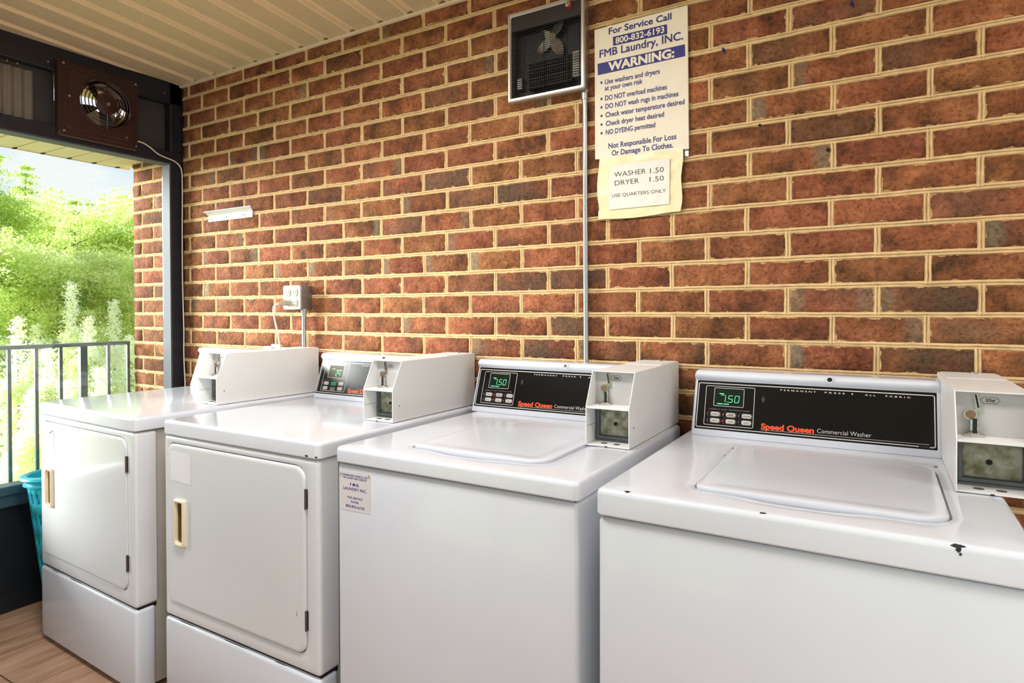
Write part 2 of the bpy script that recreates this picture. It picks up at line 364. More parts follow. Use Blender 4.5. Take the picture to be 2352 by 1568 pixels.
for k in range(KLOW, KTOP):
    zc = Z0 + (k + .5) * CH
    hoff = 0 if k % 2 == 0 else BL / 2
    n = -2; edges = []
    while True:
        x = n * BL + hoff - .001
        if x > XR + BL: break
        edges.append(x + (rnd.uniform(-.0035, .0035)) - (.006 * math.exp(-((x - 2.55) / .4) ** 2) if abs(k) < 4 else 0)); n += 1
    rows.append((k, edges))
    for a, b_ in zip(edges[:-1], edges[1:]):
        if b_ < XL + .02 or a > XR: continue
        ca, cb = max(a, XL - JB / 2), min(b_, XR)
        half = (cb - ca) < .075
        xc = (ca + cb) / 2; ln = cb - ca - JB
        top = min(zc + CH / 2, 2.388)
        u0, v0 = pz(ca, zc + CH / 2); u1, v1 = pz(cb, zc - CH / 2)
        seen = u1 > 418 and u0 < 2352 and v1 > 0 and zc > .95 and zc < 2.42
        src = BM[rnd.randrange(len(BM))]; s0 = BL - JB
        zz = zc + dz(xc, k) + rnd.uniform(-.0008, .0008)
        yy = rnd.uniform(-.0015, .0015)
        hs = 1.0
        if zc + CH / 2 > 2.392: hs = max(.3, (2.389 - (zc - CH / 2) - JB / 2) / (CH - JB)); zz = zc - CH / 2 + JB / 2 + (CH - JB) * hs / 2
        if seen and indiv < 300:
            o = bpy.data.objects.new('brick', src); col.objects.link(o); o.parent = wall
            o.location = (xc, yy, zz); sx = ln / s0 * (1 if rnd.random() < .5 else 1)
            o.scale = (sx, 1, hs)
            f_ = rnd.uniform(-.12, .10) + (.06 if k < 1 else 0); l_ = 0; r_ = 0
            for (pk, pxx, ty, am) in PICKS:
                if pk == k and ca <= pxx < cb:
                    if ty == 'f': f_ = am * .75
                    if ty == 'l': l_ = am
                    if ty == 'r': r_ = am
            if rnd.random() < .05: l_ = max(l_, .6)
            if rnd.random() < .04: r_ = max(r_, .6)
            o.color = (f_ + .0 if f_ > 0 else 0, l_, r_, 1)
            indiv += 1
        else:
            base = len(stuff_v); rv = rnd.random()
            for v in src.vertices: stuff_v.append((xc + v.co.x * ln / s0, yy + v.co.y, zz + v.co.z * hs))
            for p in src.polygons: stuff_f.append(tuple(base + i for i in p.vertices)); stuff_r.append(rv)
def join_bricks(vs, fs, rs_, parent, name='brick_courses'):
    o = mesh(name, vs, fs, BRICK, parent, smooth=50)
    at = o.data.attributes.new('brick_rand', 'FLOAT', 'FACE'); at.data.foreach_set('value', rs_)
    o.color = (.05, 0, 0, 0); return tag(o, kind='stuff')
join_bricks(stuff_v, stuff_f, stuff_r, wall)
# mortar bed with tooled joints (a raised bead either side of a groove)
def joint_strip(g, pts, nrm):
    """pts along the joint; cross section: shoulders recessed, two beads, central groove"""
    prof = [(-.0095, .0070), (-.0055, .0012), (-.0022, .0008), (-.0009, .0048), (.0009, .0048), (.0022, .0008), (.0055, .0012), (.0095, .0070)]
    k = len(g.v); q = len(prof)
    for (x, z) in pts:
        jx = rnd.uniform(-.0008, .0008)
        for (s, y) in prof:
            g.v.append((x + nrm[0] * (s + jx), y + rnd.uniform(-.0009, .0009), z + nrm[1] * (s + jx)))
    for i in range(len(pts) - 1):
        for j in range(q - 1):
            a = k + i * q + j; g.f.append((a, a + q, a + q + 1, a + 1) if nrm[0] == 0 else (a, a + 1, a + q + 1, a + q))
g = G()
g.quad((XL, .0095, 0), (XR, .0095, 0), (XR, .0095, 2.395), (XL, .0095, 2.395))
g.out('mortar_backing', MORTAR, wall)
g = G()
for k, edges in rows:
    zb = Z0 + k * CH
    if zb < .8 or zb > 2.38: continue
    nn = 90; joint_strip(g, [(XL + (XR - XL) * i / nn, zb + dz(XL + (XR - XL) * i / nn, k)) for i in range(nn + 1)], (0, 1))
    for x in edges:
        if XL + .03 < x < XR: joint_strip(g, [(x, zb + dz(x, k) + CH * i / 4) for i in range(5) if zb + CH * i / 4 < 2.39], (1, 0))
tag(g.out('tooled_joints', MORTAR, wall, smooth=35), kind='stuff')
g = G(); g.box(XE_ + .004, XR, .031, .16, 0, 2.6); g.out('wall_core', MORTAR, wall)
# holes and stains on bricks
HOLE = mat('drill_hole', (14, 10, 9), .9)
for (x, z, rad) in [(2.70, 1.775, .004), (2.873, 1.683, .0045), (2.60, 1.92, .003)]:
    G().disc((x, -.0012, z), (0, 1, 0), rad, .006, 10).out('drill_hole', HOLE, wall)

# exterior end of the same wall, seen through the window
pier = thing('wall_outside', (0, 0, 0), kind='structure')
XE = -.511
tag(pier, kind='structure')
gm = G()
for k in range(KLOW, KTOP + 1):
    zc = Z0 + (k + .5) * CH; hoff = 0 if k % 2 == 0 else BL / 2
    cuts = sorted([x for x in [n * BL + hoff for n in range(-4, 2)] if XE + .03 < x < -.12] + [XE - JB / 2, -.122])
    for a, b_ in zip(cuts[:-1], cuts[1:]):
        ln = b_ - a - JB
        o = bpy.data.objects.new('brick', BM[rnd.randrange(14)]); col.objects.link(o); o.parent = pier
        o.location = ((a + b_) / 2, rnd.uniform(-.001, .001), zc + dz(0, k)); o.scale = (ln / (BL - JB), 1, 1)
        o.color = (max(0, rnd.uniform(-.1, .15)), .7 if rnd.random() < .08 else 0, 0, 1)
    joint_strip(gm, [(XE + (.39) * i / 10, zc - CH / 2 + dz(0, k)) for i in range(11)], (0, 1))
    for x in cuts[1:-1]: joint_strip(gm, [(x, zc + dz(0, k) - CH / 2 + CH * i / 3) for i in range(4)], (1, 0))
gm.quad((XE + .003, .009, 0), (-.12, .009, 0), (-.12, .009, 2.45), (XE + .003, .009, 2.45))
gm.box(XE + .003, -.12, .01, .03, 0, 2.45)
tag(gm.out('mortar_joints', MORTAR, pier, smooth=35), kind='stuff')

# ------------------------------------------------------------------ floor
def tile_mat():
    m = mat('wood_look_tile', (180, 140, 112), .45, bump=.15, bscale=40, coat=.1); nt = m.node_tree; b = nt.nodes['Principled BSDF']; L = nt.links.new
    tc = N(nt, 'ShaderNodeTexCoord'); oi = N(nt, 'ShaderNodeObjectInfo'); mp = N(nt, 'ShaderNodeMapping'); mp.inputs['Scale'].default_value = (14, 2.2, 1)
    ad = N(nt, 'ShaderNodeVectorMath', operation='ADD'); cmb = N(nt, 'ShaderNodeCombineXYZ'); mu = N(nt, 'ShaderNodeMath', operation='MULTIPLY'); mu.inputs[1].default_value = 30
    L(oi.outputs['Random'], mu.inputs[0]); L(mu.outputs[0], cmb.inputs[0]); L(mu.outputs[0], cmb.inputs[1]); L(tc.outputs['Object'], ad.inputs[0]); L(cmb.outputs[0], ad.inputs[1]); L(ad.outputs[0], mp.inputs[0])
    n = N(nt, 'ShaderNodeTexNoise'); n.inputs['Scale'].default_value = 1.6; n.inputs['Detail'].default_value = 6; L(mp.outputs[0], n.inputs[0])
    r_ = N(nt, 'ShaderNodeValToRGB'); r_.color_ramp.elements[0].position = .3; r_.color_ramp.elements[0].color = s2l((148, 112, 88)); r_.color_ramp.elements[1].position = .72; r_.color_ramp.elements[1].color = s2l((200, 162, 134))
    L(n.outputs[0], r_.inputs[0]); L(r_.outputs[0], b.inputs['Base Color']); return m
TILE = tile_mat(); GROUT = mat('grout', (92, 70, 54), .9)
floor = thing('floor', (0, 0, 0), kind='structure')
G().box(-.11, 5.0, -3.2, .03, -.05, .0105).out('grout_bed', GROUT, floor)
tm = G().box(-.1475, .1475, -.2985, .2985, -.006, 0, .0012)
tproto = None
for i in range(-1, 17):
    for j in range(0, 6):
        cx = -.032 + .1515 + i * .303 ; cy = -.35 - j * .603 + (.303 if i % 2 else 0)
        if i < 0 and False: continue
        x0, x1, y0, y1 = max(cx - .149, -.1), cx + .149, max(cy - .299, -3.2), min(cy + .299, .028)
        if x1 - x0 < .02 or y1 - y0 < .03 or x0 > 4.95: continue
        if i < 5:
            G().box(x0 - cx, x1 - cx, y0 - cy, y1 - cy, -.006, 0, .0012).out('floor_tile', TILE, floor, loc=(cx, cy, .015 + rnd.uniform(-.0004, .0004)))
tag(G().box(1.49, 5.0, -3.2, .028, .009, .0146).out('floor_tiles_beyond', TILE, floor), kind='stuff')

# ------------------------------------------------------------------ ceiling of perforated soffit panels
def soffit_mat():
    m = mat('perforated_soffit', (206, 178, 134), .5); nt = m.node_tree; b = nt.nodes['Principled BSDF']; L = nt.links.new
    tc = N(nt, 'ShaderNodeTexCoord'); sp = N(nt, 'ShaderNodeSeparateXYZ'); L(tc.outputs['Object'], sp.inputs[0])
    def M(op, a, bb=None, c=None):
        n = N(nt, 'ShaderNodeMath', operation=op)
        for i, q in enumerate((a, bb, c)):
            if q is None: continue
            if isinstance(q, (int, float)): n.inputs[i].default_value = q
            else: L(q, n.inputs[i])
        return n.outputs[0]
    px_, py_ = .0072, .0072
    row = M('FLOOR', M('DIVIDE', sp.outputs[1], py_))
    sh = M('MULTIPLY', M('MODULO', M('ABSOLUTE', row), 2), .5)
    fx = M('SUBTRACT', M('FRACT', M('ADD', M('DIVIDE', sp.outputs[0], px_), sh)), .5)
    fy = M('SUBTRACT', M('FRACT', M('DIVIDE', sp.outputs[1], py_)), .5)
    d = M('SQRT', M('ADD', M('MULTIPLY', fx, fx), M('MULTIPLY', fy, fy)))
    hole = M('LESS_THAN', d, .29)
    flat = M('MULTIPLY', M('GREATER_THAN', sp.outputs[0], -.052), M('LESS_THAN', sp.outputs[0], .052))
    low = M('LESS_THAN', sp.outputs[2], .002)
    fac = M('MULTIPLY', M('MULTIPLY', hole, flat), low)
    mx = N(nt, 'ShaderNodeMixRGB'); mx.inputs[1].default_value = s2l((232, 208, 168)); mx.inputs[2].default_value = s2l((58, 44, 28)); L(fac, mx.inputs[0]); L(mx.outputs[0], b.inputs['Base Color'])
    return m
SOFF = soffit_mat()
ceil = thing('ceiling', (0, 0, 2.389), kind='structure')
PW = .1515
prof = [(-PW / 2, .011), (-.064, .011), (-.058, 0), (.058, 0), (.064, .011), (PW / 2, .011)]
def soffit_mesh(y0, y1):
    me = bpy.data.meshes.new('soffit_panel'); vs = []; fs = []
    for y in (y0, y1):
        for x, z in prof: vs.append((x, y, z))
    for i in range(5): fs.append((i, 6 + i, 7 + i, i + 1))
    me.from_pydata(vs, [], fs); me.update(); me.materials.append(SOFF); return me
sm = soffit_mesh(-3.45, .4)
SLANT = .135
for i in range(-4, 34):
    # seams reach the back wall every .1515 m, running slightly askew
    o = bpy.data.objects.new('soffit_panel', sm); col.objects.link(o); o.parent = ceil
    o.location = (.005 + i * PW, 0, 0); o.rotation_euler = (0, 0, SLANT * .9)
# trim against the brick
t1 = G().box(XL, XR, -.015, .012, 2.3795, 2.3888, .001)
tag(t1.out('trim_1', TRIMM), kind='structure')
G().box(-.8, 5.1, -3.35, .3, 2.44, 2.5).out('roof_deck', WALLP, ceil, loc=(0, 0, -2.389))

# ------------------------------------------------------------------ glazed left wall
XW = -.055
tag(G().box(-.16, -.10, -3.2, -.0, 0, .50).box(-.10, -.092, -3.2, -.063, .015, .085, .002).out('wall_left', LOWPANEL), kind='structure')
win = thing('window_1', (XW, 0, 0), kind='structure')
def fr(name, *b, m=FRAME, bev=.003): return G().box(*b, bev).out(name, m, win)
fr('head_rail', -.075, 0, -3.2, 0, 2.287, 2.392)
fr('transom_rail', -.075, .004, -3.2, 0, 1.990, 2.050)
fr('corner_post', -.075, 0, -.063, .006, 0, 2.392)
fr('corner_post_bead', 0, .006, -.060, -.047, 2.05, 2.287, bev=.002)
tag(G().box(-.125, -.06, -3.2, -1.30, .5, 2.392).out('sun_block_panel', WALLP), kind='structure')  # unseen, added to keep the sun off the fronts and right-hand bricks
for y in (-1.30,): fr('post', -.075, 0, y, y + .06, 0, 2.392)
fr('sill', -.075, .0, -3.2, -.063, .505, .542, m=SILLM)
fr('sill_apron', -.045, -.012, -3.2, -.063, .455, .505, m=SILLM)
fr('jamb_lining', -.068, -.002, -.0665, -.0625, .54, 1.990, m=SILVER, bev=.0006)
fr('head_reflection_strip', -.068, -.002, -3.1, -.0665, 1.986, 1.990, m=SILVER, bev=.0006)  # pale strip standing in for a reflection in the glass
glass = bpy.data.materials.new('window_glass'); glass.use_nodes = True; nt = glass.node_tree; nt.nodes.clear()
o_ = N(nt, 'ShaderNodeOutputMaterial'); tr = N(nt, 'ShaderNodeBsdfTransparent'); gl = N(nt, 'ShaderNodeBsdfGlossy'); ms = N(nt, 'ShaderNodeMixShader'); fz = N(nt, 'ShaderNodeLayerWeight'); pw_ = N(nt, 'ShaderNodeMath', operation='POWER'); pw_.inputs[1].default_value = 4.0; ma_ = N(nt, 'ShaderNodeMath', operation='MULTIPLY_ADD'); ma_.inputs[1].default_value = .8; ma_.inputs[2].default_value = .035
tr.inputs[0].default_value = (.95, .98, .97, 1); gl.inputs['Roughness'].default_value = .02; fz.inputs[0].default_value = .5
nt.links.new(fz.outputs['Facing'], pw_.inputs[0]); nt.links.new(pw_.outputs[0], ma_.inputs[0]); nt.links.new(ma_.outputs[0], ms.inputs[0]); nt.links.new(tr.outputs[0], ms.inputs[1]); nt.links.new(gl.outputs[0], ms.inputs[2]); nt.links.new(ms.outputs[0], o_.inputs[0])
for y0, y1 in ((-1.24, -.067),):
    G().box(-.066, -.062, y0, y1, .542, 1.988).out('glass_pane', glass, win)
# transom infill: screened panels either side of the fan, pale corrugation behind the left one
MESHP = mat('insect_screen', (62, 58, 56), .7, bump=.6, bscale=600, var=.15, vscale=20)
CORR = mat('corrugated_liner', (118, 108, 98), .6, var=.12)
G().box(-.05, -.046, -.25, -.063, 2.05, 2.287).out('transom_panel', MESHP, win)
G().box(-.05, -.046, -1.3, -.55, 2.05, 2.287).out('transom_panel', MESHP, win)
g = G(); nn = 120
for i in range(nn):
    ya, yb = -1.25 + .62 * i / nn, -1.25 + .62 * (i + 1) / nn
    xa, xb = [-.0405 + .004 * math.sin(y * 2 * PI / .036) for y in (ya, yb)]
    g.quad((xa, ya, 2.062), (xb, yb, 2.062), (xb, yb, 2.268), (xa, ya, 2.268))
g.out('corrugated_strip', CORR, win, smooth=60)
for (y, z) in [(-.09, 2.33), (-.27, 2.315), (-.59, 2.315), (-.70, 2.27), (-.735, 2.27), (-.70, 2.03), (-.12, 2.02), (-.30, 2.03), (-.02, 2.02)]:
    G().disc((0, y, z), (1, 0, 0), .0035, .003, 8).out('screw', STEEL, win)

# exhaust fan in the transom
fan = thing('exhaust_fan', (XW, -.40, 2.01), label='square brown exhaust fan with round grille above the window', cat='fan')
g = G(); y0, y1, z0, z1 = -.168, .168, 0, .325; cy_, cz_ = .022, .176; RG = .108
def cir(R, x, c=(cy_, cz_)):
    base = rr(-1, 1, -1, 1, .2, 6, 10); out = []
    for (a, b_) in base:
        th = math.atan2(b_, a); out.append((x, c[0] + R * math.cos(th), c[1] + R * math.sin(th)))
    return out
def sq(i, x, rad=.012): return [(x, p[0], p[1]) for p in rr(y0 + i, y1 - i, z0 + i, z1 - i, rad, 6, 10)]
g.loft([sq(0, .0), sq(0, .022), sq(.004, .028), sq(.016, .028), sq(.020, .034), sq(.034, .034), sq(.038, .040), cir(RG + .007, .040), cir(RG + .005, .043), cir(RG + .002, .043), cir(RG, .038), cir(RG - .006, .0), cir(RG - .02, -.05)])
g.out('housing', MAROON, fan, smooth=35)
DUCT = mat('duct_reflective', (150, 132, 96), .3, .6, var=.4, vscale=9)
G().loft([cir(RG - .012, .012), cir(RG - .014, -.07)]).out('duct', DUCT, fan, smooth=30)
g = G()
for R in (.104, .090, .076, .062, .049):
    g.tube([(.040 + .012 * (1 - R / RG), cy_ + R * math.cos(2 * PI * i / 40), cz_ + R * math.sin(2 * PI * i / 40)) for i in range(41)], .0022, 6)
for a in range(6):
    th = a * PI / 3 + PI / 2
    g.tube([(.042 + .012 * (1 - q / RG), cy_ + q * math.cos(th), cz_ + q * math.sin(th)) for q in (.045, .08, RG + .002)], .0022, 6)
tag(g.out('grille', MAROON, fan, smooth=40), kind='stuff')
G().loft([cir(.046, .042), cir(.046, .048), cir(.030, .053), cir(.012, .0545), cir(.009, .057)], cap1=True).out('grille_cap', MAROON, fan, smooth=35)
G().disc((.0565, cy_, cz_), (1, 0, 0), .007, .003, 12).out('cap_screw', STEEL, fan)
for a in range(4):
    th = a * PI / 2 + .4; g = G(); pts = []
    for q, wd in ((.02, .02), (.05, .035), (.085, .05), (.1, .03)):
        pts.append(((-.012 + .3 * wd * .5), q, wd)); 
    L1 = []; L2 = []
    for x, q, wd in pts:
        for s_, Lx in ((-1, L1), (1, L2)):
            aa = th + s_ * wd / q * .5 if q > .03 else th + s_ * .4
            Lx.append((-.012 + s_ * .012, cy_ + q * math.cos(aa), cz_ + q * math.sin(aa)))
    vs = L1 + L2; n_ = len(L1)
    g.add(vs, [(i, i + 1, n_ + i + 1, n_ + i) for i in range(n_ - 1)]); g.add([(v[0] - .002, v[1], v[2]) for v in vs], [(i, n_ + i, n_ + i + 1, i + 1) for i in range(n_ - 1)])
    g.out('blade', HEATER_D, fan)
for (y, z) in [(-.128, .172), (.108, .048), (-.15, .306), (.15, .306), (-.15, .018), (.15, .018)]:
    G().disc((.034, y, z), (1, 0, 0), .005, .009, 10).out('screw', STEEL, fan)

# cord from the fan down the corner
pts = [(-.040, -.235, 2.060), (-.040, -.205, 2.058), (-.042, -.17, 2.045), (-.044, -.13, 2.022), (-.045, -.09, 2.012), (-.045, -.05, 2.004), (-.044, -.022, 1.985), (-.0435, -.010, 1.95), (-.0435, -.0085, 1.85), (-.045, -.010, 1.65), (-.0465, -.010, 1.45), (-.044, -.0095, 1.30), (-.040, -.009, 1.15), (-.041, -.0095, 1.05), (-.036, -.010, .95), (-.030, -.011, .88), (-.022, -.02, .7)]
def smoothpts(p, n=4):
    p = [Vector(q) for q in p]; out = []
    for i in range(len(p) - 1):
        a, b, c, d = p[max(i - 1, 0)], p[i], p[i + 1], p[min(i + 2, len(p) - 1)]
        for k in range(n):
            t = k / n; out.append(.5 * ((2 * b) + (c - a) * t + (2 * a - 5 * b + 4 * c - d) * t * t + (3 * b - a - 3 * c + d) * t ** 3))
    return out + [p[-1]]
tag(G().tube(smoothpts(pts), .0034, 8).out('power_cord', CORDM, smooth=60), label='cream power cord running from the exhaust fan down the brick corner', cat='cord')

# ------------------------------------------------------------------ outside: beam, railing, balcony slab
g = G().box(-.62, -.20, -2.6, .04, 2.050, 2.2); g.box(-.628, -.62, -2.6, .045, 2.042, 2.30)
tag(g.out('trim_2', TRIMM), kind='structure')
for i in range(18):
    pass
bs = thing('trim_3', (0, 0, 0), kind='structure')
for i in range(16):
    y = -.03 - i * .118
    G().box(-.615, -.21, y - .112, y - .002, 2.044, 2.050, .001).out('soffit_board', TRIMM, bs)
    G().box(-.62, -.595, y - .006, y + .006, 2.040, 2.0445).out('seam_clip', SEAM, bs)
rail = thing('balcony_railing', (-.535, 0, 0), label='dark metal balcony railing with thin balusters outside the window', cat='railing')
G().box(-.022, .022, -2.9, -.02, 1.075, 1.093, .003).out('top_rail', RAIL, rail)
G().box(-.012, .012, -2.9, -.02, .10, .125).out('bottom_rail', RAIL, rail)
# baluster pitch read from the photograph
for y in (-.022, -.123, -.262 - .085, -.262 - .085 - .105, -.262 - .085 - .215) + tuple(-.562 - .107 * i for i in range(1, 18)):
    G().box(-.007, .007, y - .007, y + .007, .12, 1.08).out('baluster', RAIL, rail)
G().box(-.016, .016, -.262, -.230, .0, 1.08, .002).out('post', RAIL, rail)
tag(G().box(-.62, -.16, -3.3, .2, -.18, 0).out('balcony_slab', mat('concrete', (150, 148, 140), .8, var=.15)), kind='structure')

# ------------------------------------------------------------------ trees, shrubs and lawn beyond
def leafmat(name, c1, c2, c3):
    m = bpy.data.materials.new(name); m.use_nodes = True; nt = m.node_tree; b = nt.nodes['Principled BSDF']; L = nt.links.new
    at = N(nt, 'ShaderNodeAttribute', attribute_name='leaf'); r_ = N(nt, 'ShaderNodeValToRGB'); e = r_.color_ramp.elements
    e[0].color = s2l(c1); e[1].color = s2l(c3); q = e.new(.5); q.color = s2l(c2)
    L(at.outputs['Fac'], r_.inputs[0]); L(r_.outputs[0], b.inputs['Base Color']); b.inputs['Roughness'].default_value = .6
    tr = N(nt, 'ShaderNodeBsdfTranslucent'); L(r_.outputs[0], tr.inputs[0]); ms = N(nt, 'ShaderNodeMixShader'); ms.inputs[0].default_value = .8
    L(b.outputs[0], ms.inputs[1]); L(tr.outputs[0], ms.inputs[2]); L(ms.outputs[0], nt.nodes['Material Output'].inputs[0]); return m
CON = leafmat('conifer_foliage', (116, 152, 74), (202, 226, 122), (246, 252, 182))
BRO = leafmat('broadleaf_foliage', (146, 162, 94), (224, 240, 148), (252, 254, 208))
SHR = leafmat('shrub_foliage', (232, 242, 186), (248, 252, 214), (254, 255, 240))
BARK = mat('bark', (140, 118, 98), .9, bump=.5, bscale=20, var=.3)
import numpy as np
def leaf_mesh(name, P, S, shade, m, parent=None):
    """P: n x 3 leaf centres, S: n sizes; one folded sliver of two triangles per leaf would be heavier, so one pointed triangle each"""
    n = len(P); rg = np.random.default_rng(n)
    nrm = rg.normal(size=(n, 3)) + np.array([.35, -.25, .5]); nrm /= np.linalg.norm(nrm, axis=1)[:, None]
    t = rg.normal(size=(n, 3)); a = np.cross(nrm, t); a /= np.linalg.norm(a, axis=1)[:, None]; b = np.cross(nrm, a)
    S = S[:, None]
    V = np.empty((n, 3, 3)); V[:, 0] = P + a * S; V[:, 1] = P - a * S * .6 + b * S * .6; V[:, 2] = P - a * S * .5 - b * S * .6
    me = bpy.data.meshes.new(name); me.vertices.add(3 * n); me.vertices.foreach_set('co', V.reshape(-1).astype(np.float32))
    me.loops.add(3 * n); me.loops.foreach_set('vertex_index', np.arange(3 * n, dtype=np.int32))
    me.polygons.add(n); me.polygons.foreach_set('loop_start', np.arange(0, 3 * n, 3, dtype=np.int32)); me.polygons.foreach_set('loop_total', np.full(n, 3, dtype=np.int32))
    me.update(calc_edges=True); me.materials.append(m)
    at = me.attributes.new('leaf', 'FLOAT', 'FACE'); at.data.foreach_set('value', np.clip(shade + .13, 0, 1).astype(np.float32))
    o = bpy.data.objects.new(name, me); col.objects.link(o)
    if parent: o.parent = parent
    return o
GZ = -3.0
def tree(kind, x, y, h, rad, seed, label, group=None, m=None, name=None, dens=1.0):
    rg = np.random.default_rng(seed); q = random.Random(seed)
    t = thing(name or ('conifer_tree' if kind == 'c' else 'leafy_tree' if kind == 'b' else 'shrub'), (x, y, GZ), label=label, cat='tree' if kind != 's' else 'shrub', group=group)
    T = []   # tufts: x y z spread shade (leaf tone, with crown light and shade in it)
    if kind == 'c':
        nl = int(h * 5)
        for l in range(nl):
            z = h * (.06 + .93 * (l + q.random() * .7) / nl); R = rad * (1 - z / h) ** .85 + .10; nb = int(5 + 11 * R / rad)
            for b in range(nb):
                th = q.uniform(0, 2 * PI); Rb = R * q.uniform(.55, 1.15); sh = q.uniform(-.12, .12)
                for i in range(max(2, int(Rb / .16))):
                    f = (i + q.random()) / max(2, int(Rb / .16))
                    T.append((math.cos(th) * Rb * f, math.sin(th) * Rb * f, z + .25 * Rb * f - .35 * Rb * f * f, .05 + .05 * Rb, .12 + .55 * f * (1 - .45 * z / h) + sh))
        per = 18; size = .034
    elif kind == 'b':
        for b in range(34):
            th = q.uniform(0, 2 * PI); ph = q.uniform(-.6, 1.3); Rr = rad * math.cos(min(abs(ph), 1.3)) * q.uniform(.3, .95); br = rad * q.uniform(.20, .38)
            cx, cy, cz = Rr * math.cos(th), Rr * math.sin(th), min(h * .56 + h * .44 * math.sin(ph) * .84, h - br * .9); sb = q.uniform(-.14, .14)
            for i in range(95):
                d = rg.normal(size=3); d /= np.linalg.norm(d); rr_ = br * q.uniform(.55, 1.12)
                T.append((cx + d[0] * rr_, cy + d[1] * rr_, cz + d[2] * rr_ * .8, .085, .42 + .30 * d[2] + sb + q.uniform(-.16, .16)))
        for b in range(26):   # airy twigs along the top
            th = q.uniform(0, 2 * PI); Rr = rad * q.random() * .8
            for i in range(4): T.append((Rr * math.cos(th), Rr * math.sin(th), h * (.96 + .022 * i) - Rr * .3, .035, .45))
        per = 20; size = .036
    else:
        for b in range(16):
            th = q.uniform(0, 2 * PI); f0 = q.uniform(.1, .8); rr0 = rad * .6 * q.random() * (1.1 - f0); br = rad * q.uniform(.25, .4) * (1.25 - f0)
            for i in range(60):
                d = rg.normal(size=3); d /= np.linalg.norm(d)
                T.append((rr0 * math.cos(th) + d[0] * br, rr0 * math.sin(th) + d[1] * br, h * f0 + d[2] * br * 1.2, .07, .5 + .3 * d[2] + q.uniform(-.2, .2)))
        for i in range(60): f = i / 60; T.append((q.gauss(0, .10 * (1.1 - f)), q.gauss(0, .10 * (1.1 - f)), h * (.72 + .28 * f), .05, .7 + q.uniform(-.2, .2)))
        per = 18; size = .030
    T = np.array(T); per = int(per * dens); n = len(T) * per
    P = np.repeat(T[:, :3], per, axis=0) + rg.normal(size=(n, 3)) * np.repeat(T[:, 3], per)[:, None] * np.array([1, 1, .6])
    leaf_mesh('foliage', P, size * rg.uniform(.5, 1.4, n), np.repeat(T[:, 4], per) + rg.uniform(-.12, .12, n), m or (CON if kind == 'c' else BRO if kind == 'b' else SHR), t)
    if kind != 's':
        G().tube([(0, 0, -.3), (q.uniform(-.1, .1), q.uniform(-.1, .1), h * .5), (0, 0, h * .94)], [.014 * h, .006 * h, .001 * h], 8).out('trunk', BARK, t, smooth=60)
        for i in range(9):
            th = q.uniform(0, 6.28); z = h * q.uniform(.25, .7); c = Vector((math.cos(th), math.sin(th), .45))
            G().tube([(0, 0, z), Vector((0, 0, z)) + c * rad * .75], [.004 * h, .001 * h], 6).out('branch', BARK, t)
    else:
        G().tube([(0, 0, -.1), (0, 0, h * .8)], [.03, .01], 6).out('stem', BARK, t)
    return t
def along(u, dist):   # ground position in the line of sight of picture column u, at a distance
    d = (r3 * ((u - 1176) / F_PX) + fw2); d.z = 0; d.normalize(); p = cam.location + d * dist; return p.x, p.y
def ht(v, dist): return H + (717 - v) / F_PX * dist * .80 - GZ
TREES = [('c', -12, 21, 378, 2.4, 'tall yellow-green conifer cut by the left edge of the photo'), ('c', 62, 23, 398, 2.0, 'slim dark-tipped conifer rising second from the left edge'),
         ('b', 118, 27, 470, 2.2, 'pale green rounded tree right of the two conifers'), ('c', 172, 25, 470, 1.5, 'small pointed conifer breaking the skyline mid-window'), ('b', 225, 29, 520, 2.5, 'low broad pale tree behind the middle of the railing'),
         ('b', 290, 24, 470, 2.3, 'light green tree half hidden by the outer brick pier'), ('b', 20, 18, 560, 1.9, 'bushy mid-green tree in front of the left conifer'), ('b', 250, 20, 580, 1.8, 'mid-height leafy tree in front of the pier-side tree'),
         ('b', 130, 19, 590, 1.8, 'rounded bright tree low in the centre of the window'), ('b', 350, 26, 440, 2.6, 'leafy tree showing just beside the outer brick pier'), ('b', -70, 22, 430, 2.6, 'broad leafy tree only partly in view at the far left edge'), ('c', 205, 31, 470, 2.0, 'distant conifer between the mid-window trees')]
for i, (kd, u, ds, v, rad, lb) in enumerate(TREES):
    x, y = along(u, ds * .93)
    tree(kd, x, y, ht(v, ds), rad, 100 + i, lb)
SHRUBS = [(40, 14.5, 730, .9, 'leftmost pale shrub behind the railing'), (85, 15.5, 745, .8, 'pale shrub between the two leftmost balusters'), (165, 14.8, 650, .95, 'tallest pale pointed shrub in the window centre'), (110, 13.5, 800, .9, 'low shrub close behind the left balusters'),
          (205, 14.2, 730, .8, 'shrub right behind the thick railing post'), (262, 15, 690, .8, 'slender pale shrub near the outer brick pier'), (300, 14, 780, .9, 'low shrub against the outer brick pier'), (230, 12.6, 850, .9, 'bright low shrub behind the right balusters'), (150, 12.2, 880, 1.0, 'lowest bright shrub below the window centre'), (70, 12.6, 900, .8, 'low shrub above the dryer corner')]
for i, (u, ds, v, rad, lb) in enumerate(SHRUBS):
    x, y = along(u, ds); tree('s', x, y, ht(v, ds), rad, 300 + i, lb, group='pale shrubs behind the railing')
GRASS = mat('lawn', (196, 212, 120), .9, var=.25, vscale=.6, bump=.5, bscale=8)
nG = 24; vs = []; fs = []
for j in range(nG + 1):
    for i in range(nG + 1):
        x = -60 + 58 * i / nG; y = -30 + 70 * j / nG; d_ = max(0, -x - 16); vs.append((x, y, GZ + .06 * d_ + .15 * noise.noise(Vector((x * .2, y * .2, 0)))))
for j in range(nG):
    for i in range(nG): a = j * (nG + 1) + i; fs.append((a, a + 1, a + nG + 2, a + nG + 1))
tag(mesh('lawn_ground', vs, fs, GRASS, smooth=60), kind='structure')
